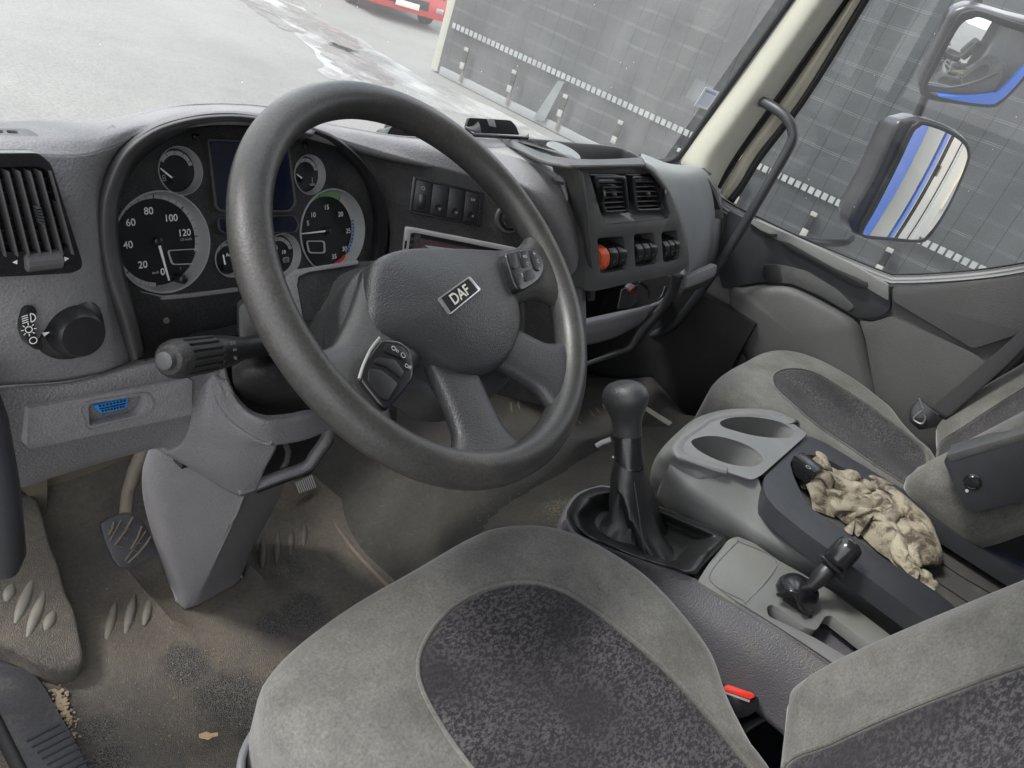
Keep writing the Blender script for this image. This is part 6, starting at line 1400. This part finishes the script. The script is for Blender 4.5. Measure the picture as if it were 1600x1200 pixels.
# gear surround: padded leather ring and boot
GP = PL((.98, .22, .39), unit((.0, .05, 1)))
gr_o = [(878, 812), (884, 790), (900, 768), (928, 757), (950, 756), (1000, 775), (1060, 800), (1125, 828), (1141, 838), (1128, 862), (1104, 890), (1092, 906), (1060, 900), (1000, 882), (940, 862), (896, 842)]
slab('gear_surround', GP.off(-.012), gr_o, M['console'], con, dome=0, re=.01, back=.10, nth=90, rb=-.006)
gb = thing('gear_lever', P(1000, 860, 'Z', .38), 'black gear lever with rounded knob and leatherette gaiter', 'gear lever')
gr_i = [(886, 806), (892, 788), (906, 772), (930, 762), (952, 762), (1000, 780), (1060, 805), (1118, 830), (1138, 842), (1124, 862), (1100, 886), (1086, 900), (1056, 893), (1000, 875), (944, 854), (902, 832)]
def sh(c0, f, pts): return [tuple(np.array(c0)+(np.array(q)-np.array(c0))*f) for q in pts]
cc0 = (1002, 835)
knob_top = P(970, 600, 'X', 1.02); shaft_b = P(992, 725, 'X', 1.03)
gl_ = [[GP.at(x, y, .000) for x, y in gr_i], [GP.at(x, y, .015) for x, y in sh(cc0, .95, gr_i)], [GP.at(x, y, .020+.004*math.sin(k_*2.3)) for k_, (x, y) in enumerate(sh(cc0, .86, gr_i))], [GP.at(x, y, .004) for x, y in sh(cc0, .74, gr_i)], [GP.at(x, y, -.010) for x, y in sh(cc0, .60, gr_i)], [GP.at(x, y, -.014) for x, y in sh(cc0, .42, gr_i)], [GP.at(x, y, -.006) for x, y in sh(cc0, .2, gr_i)]]
loft('gaiter_skirt', [c_+[] for c_ in gl_], M['boot'], gb, nu=100, nv=20, closed=True, thick=.002)
plate('gaiter_floor', GP, gr_i, .004, M['boot'], gb, d=-.0085)
# gaiter cone: folded cross sections up to the shaft
def lc(x, y, xx=1.03): return P(x, y, 'X', xx)
cone = [(1012, 878, .060, .050, .10), (1011, 862, .055, .045, .30), (1005, 838, .055, .043, .42), (999, 814, .047, .037, .34), (993, 790, .047, .038, .22), (989, 770, .040, .034, .16), (987, 756, .040, .035, .08), (985, 742, .033, .031, .02), (984, 732, .027, .027, 0), (983, 722, .0245, .0245, 0)]
bm = bmesh.new(); rings = []
for i, (x, y, ra, rb_, fo) in enumerate(cone):
    c = lc(x, y, 1.03); ring = []
    for k in range(48):
        t = 2*math.pi*k/48; w_ = 1+1.5*fo*(abs(math.sin(1.5*t+.3*i+.6))-.62)+.16*fo*math.sin(5*t+i*.7)
        ring.append(bm.verts.new(V(c+np.array((math.cos(t)*ra*w_, math.sin(t)*rb_*w_*1.5 if i < 3 else math.sin(t)*rb_*w_*(1.0+.1*max(0, 4-i)), .004*math.sin(3*t+i)*min(1, fo*8))))))
    rings.append(ring)
for A, B in zip(rings, rings[1:]):
    for k in range(48): bm.faces.new((A[k], A[(k+1) % 48], B[(k+1) % 48], B[k]))
fin('gaiter', bm, M['boot'], gb)
tube('gaiter_stitching', [lc(992, 738)+np.array((-.024, -.012, 0)), lc(996, 765)+np.array((-.030, -.016, 0)), lc(1002, 800)+np.array((-.038, -.02, 0)), lc(1006, 830)+np.array((-.05, -.03, 0))], .0009, M['stack'], gb, n=6)
ax_ = unit(lc(979, 650)-lc(983, 725))
b0 = lc(983, 728)
lathe('shaft', b0, ax_, [(0, .0245), (.004, .0235), (.052, .0225), (.054, .0215)], M['gloss'], gb, n=32)
tube('cable_tie', [b0+ax_*.006+np.array((math.cos(t)*.021, math.sin(t)*.021, 0)) for t in (2*math.pi*k/24 for k in range(24))], .0014, M['stack'], gb, n=6, closed=True)
wbox('tie_head', b0+ax_*.009+np.array((.008, -.021, 0)), (.006, .006, .006), M['rubber'], gb, bev=.001)
k0 = b0+ax_*.052
kp = [(0, .0215, 0), (.010, .0218, 0), (.022, .0225, .001), (.034, .0255, .004), (.046, .030, .006), (.056, .0335, .007), (.066, .035, .006), (.076, .032, .004), (.084, .025, .002), (.089, .013, .0), (.0897, .002, 0)]
bm = bmesh.new(); rings = []; ka = unit(np.cross(ax_, (0, 1, 0))); kb_ = np.cross(ax_, ka)
for h, r, sh_x in kp:
    rings.append([bm.verts.new(V(k0+ax_*h+ka*(math.cos(t)*r*.98)+kb_*(math.sin(t)*r*1.08)+kb_*sh_x*0)) for t in (2*math.pi*k/40 for k in range(40))])
for A, B in zip(rings, rings[1:]):
    for k in range(40): bm.faces.new((A[k], A[(k+1) % 40], B[(k+1) % 40], B[k]))
bm.faces.new(rings[0][::-1]); bm.faces.new(rings[-1]); fin('knob', bm, M['leather'], gb)
tube('splitter_switch', [lc(962, 682)+np.array((-.015, 0, 0)), lc(950, 686)+np.array((-.02, 0, 0)), lc(943, 690)+np.array((-.022, 0, 0))], .0045, M['glove'], gb, n=8)
for x, y in ((973, 683), (964, 706)): lathe('shaft_screw', lc(x, y)+np.array((-.0195, -.004, 0)), (-1, -.2, 0), [(0, .002), (.0015, .0015)], M['print'], gb, n=8)
# hand brake lever
hb = thing('parking_brake_lever', P(1250, 935, 'Z', .405), 'small glossy black parking brake lever on a curved base', 'brake lever')
h0 = P(1250, 942, 'Z', .41); h1 = P(1290, 875, 'Y', -.045); h2 = P(1325, 850, 'Y', -.05)
bm = bmesh.new()
hpts = [[P(x, y, 'Z', z) for x, y, z in q] for q in (
    [(1212, 918, .407), (1222, 908, .412), (1245, 900, .414), (1270, 912, .412)],
    [(1212, 914, .425), (1222, 900, .436), (1244, 896, .440), (1268, 908, .430)],
    [(1216, 925, .428), (1236, 922, .446), (1256, 922, .448), (1280, 930, .430)],
    [(1214, 932, .42), (1236, 930, .434), (1250, 944, .434), (1266, 962, .41)],
    [(1230, 936, .407), (1240, 944, .407), (1250, 956, .407), (1268, 966, .402)])]
loft('lever_base', hpts, M['gloss'], hb, nu=24, nv=24, thick=.004)
wbox('base_core', P(1246, 935, 'Z', .415), (.03, .035, .02), M['black'], hb, bev=.004)
hx = unit(h2-P(1262, 925, 'Z', .432)); hs0 = P(1266, 918, 'Z', .436); hl = np.linalg.norm(P(1330, 855, 'Y', -.05)-hs0)
h_top = P(1334, 848, 'X', hs0[0]+.045); hx = unit(h_top-hs0); hl = np.linalg.norm(h_top-hs0)
lathe('lever_stem', hs0, hx, [(0, .009), (.01, .011), (.02, .0135), (hl*.40, .0145), (hl*.46, .012)], M['black'], hb, n=24)
lathe('collar', hs0+hx*hl*.46, hx, [(0, .012), (.001, .024), (.004, .025), (.006, .023), (.006, .014)], M['gloss'], hb, n=32)
lathe('lever_knob', hs0+hx*hl*.52, hx, [(0, .015), (.004, .0185), (.010, .0205), (hl*.34, .0205), (hl*.44, .0185), (hl*.49, .013), (hl*.51, .004)], M['gloss'], hb, n=32)
# ------------------------------------------------------------------ cloth
rg = bmesh.new()
RU, RV = 190, 110
def nz(x, y, k):
    return math.sin(x*3.1+k)*math.cos(y*2.7+k*1.7)+.5*math.sin(x*7.3+y*4.1+k*2.3)+.35*math.cos(x*11.9-y*9.3+k)
rag_axis = [(1258, 722, .036), (1290, 742, .060), (1334, 768, .088), (1380, 792, .092), (1408, 822, .064), (1424, 858, .028), (1448, 888, .024), (1460, 902, .016)]
def ridge(a): return 1.05-math.sqrt(math.sin(a)**2+.006)
axp = crv([TP.at(x, y, -.010) for x, y, w_ in rag_axis], RU); wds = np.interp(np.linspace(0, 1, RU), np.linspace(0, 1, len(rag_axis)), [w_ for *_, w_ in rag_axis])
vs = []
for i in range(RU):
    t = unit(axp[min(i+6, RU-1)]-axp[max(i-6, 0)]); s_ = unit(np.cross((0, 0, 1), t)); row = []
    f = i/(RU-1)
    for j in range(RV):
        g = j/(RV-1)*2-1
        wv = wds[i]*(1+.18*math.sin(f*21+g))
        S = f*.27; T = g*wv; wx = .012*math.sin(S*55+T*30)+.008*math.sin(T*90-S*20); wy = .012*math.sin(S*40-T*60+1.0)+.007*math.cos(S*95)
        X_, Y_ = S+wx, T+wy; am = min(1, wds[i]/.05)
        F_ = [(.8, .9, 62, .020, 0), (.5, -1.0, 80, .015, 1.2), (1.1, .3, 120, .008, .6), (.3, -1.1, 165, .005, 2.0), (.9, .7, 260, .0018, .3)]
        fold = 0; gx = 0; gy = 0
        for fx, fy, k_, A_, ph in F_:
            a_ = (X_*fx+Y_*fy)*k_+ph; fold += A_*ridge(a_); gx += fx*A_*.55*math.sin(2*a_); gy += fy*A_*.55*math.sin(2*a_)
        fold *= am; gx *= am; gy *= am
        edge_ = 1-abs(g)**5
        h = -.034+edge_*(.014*min(1, wds[i]/.045)+fold)
        lat = g*wv*(1.3 if g > 0 else 1.0)*(1+.14*math.sin(f*15+g*1.2)+.06*math.sin(f*31)); lon = .012*math.sin(g*5+f*7)+gx; lat += gy
        row.append(rg.verts.new(V(axp[i]+s_*lat+t*lon+np.array((0, 0, max(h, -.040))))))
    vs.append(row)
for i in range(RU-1):
    for j in range(RV-1): rg.faces.new((vs[i][j], vs[i+1][j], vs[i+1][j+1], vs[i][j+1]))
bmesh.ops.recalc_face_normals(rg, faces=rg.faces)
ro = fin('cleaning_cloth', rg, M['cloth'], ang=80); tag(ro, 'crumpled dirty beige cleaning cloth lying in the console tray', 'cloth')
# ------------------------------------------------------------------ belts
bk_ = thing('belt_buckle', P(1158, 1095, 'X', .93), 'black seat belt buckle with red release button beside the driver cushion', 'belt buckle')
BX = PL(P(1158, 1090, 'X', .93), unit((-.75, -.1, .65)))
plate('buckle_body', BX, [(1129, 1078), (1140, 1072), (1178, 1085), (1187, 1092), (1184, 1110), (1168, 1120), (1150, 1124), (1135, 1100)], .022, M['gloss'], bk_, r=4, bev=.003)
plate('release_button', BX, [(1131, 1074), (1138, 1070), (1176, 1083), (1180, 1088), (1172, 1093), (1131, 1079)], .012, M['red'], bk_, d=.006, r=2, bev=.0015)
plate('button_edge', BX, [(1131, 1080), (1172, 1094), (1171, 1098), (1133, 1084)], .010, M['radio'], bk_, d=.004, bev=.0005)
loft('buckle_strap', [[P(1128, 1130, 'X', .95), P(1165, 1122, 'X', .97), P(1205, 1108, 'X', 1.0), P(1245, 1110, 'X', 1.02)], [P(1160, 1145, 'X', .93), P(1175, 1132, 'X', .95), P(1205, 1118, 'X', .98), P(1245, 1116, 'X', 1.0)]], M['console'], bk_, nu=30, lin=True, thick=.005)
pb_ = thing('passenger_belt', P(1440, 640, 'X', 2.0), 'black passenger seat belt running up beside the far seat with its metal tongue', 'seat belt')
bl = [P(1452, 640, 'X', 2.0), P(1500, 600, 'X', 1.99), P(1550, 556, 'X', 1.98), P(1600, 512, 'X', 1.97), P(1700, 420, 'X', 1.95)]
br_ = [P(1478, 656, 'X', 1.97), P(1528, 612, 'X', 1.96), P(1575, 570, 'X', 1.95), P(1615, 530, 'X', 1.94), P(1720, 440, 'X', 1.92)]
loft('webbing', [bl, [(a+b)/2+np.array((-.004, 0, 0)) for a, b in zip(bl, br_)], br_], M['belt'], pb_, nu=30, nv=8, thick=.0015)
tube('tongue_loop', [P(x, y, 'X', 1.965) for x, y in ((1436, 622), (1440, 634), (1442, 640), (1430, 650), (1428, 656), (1440, 662), (1446, 654), (1444, 648))], .0022, M['silver'], pb_, n=8, smoothn=30)
plate('tongue_cover', PL((1.98, 0, .5), (-1, 0, .2)), [(1422, 640), (1436, 622), (1452, 636), (1476, 654), (1462, 668), (1436, 672), (1420, 658)], .012, M['gloss'], pb_, bev=.003, r=4)
tube('belt_stalk', [P(1610, 540, 'X', 2.05), P(1560, 590, 'X', 2.05), P(1524, 628, 'X', 2.05)], .014, M['black'], pb_, n=12)
tube('steel_rod', [P(1590, 538, 'X', 2.03), P(1528, 604, 'X', 2.03)], .005, M['beige'], pb_, n=8)
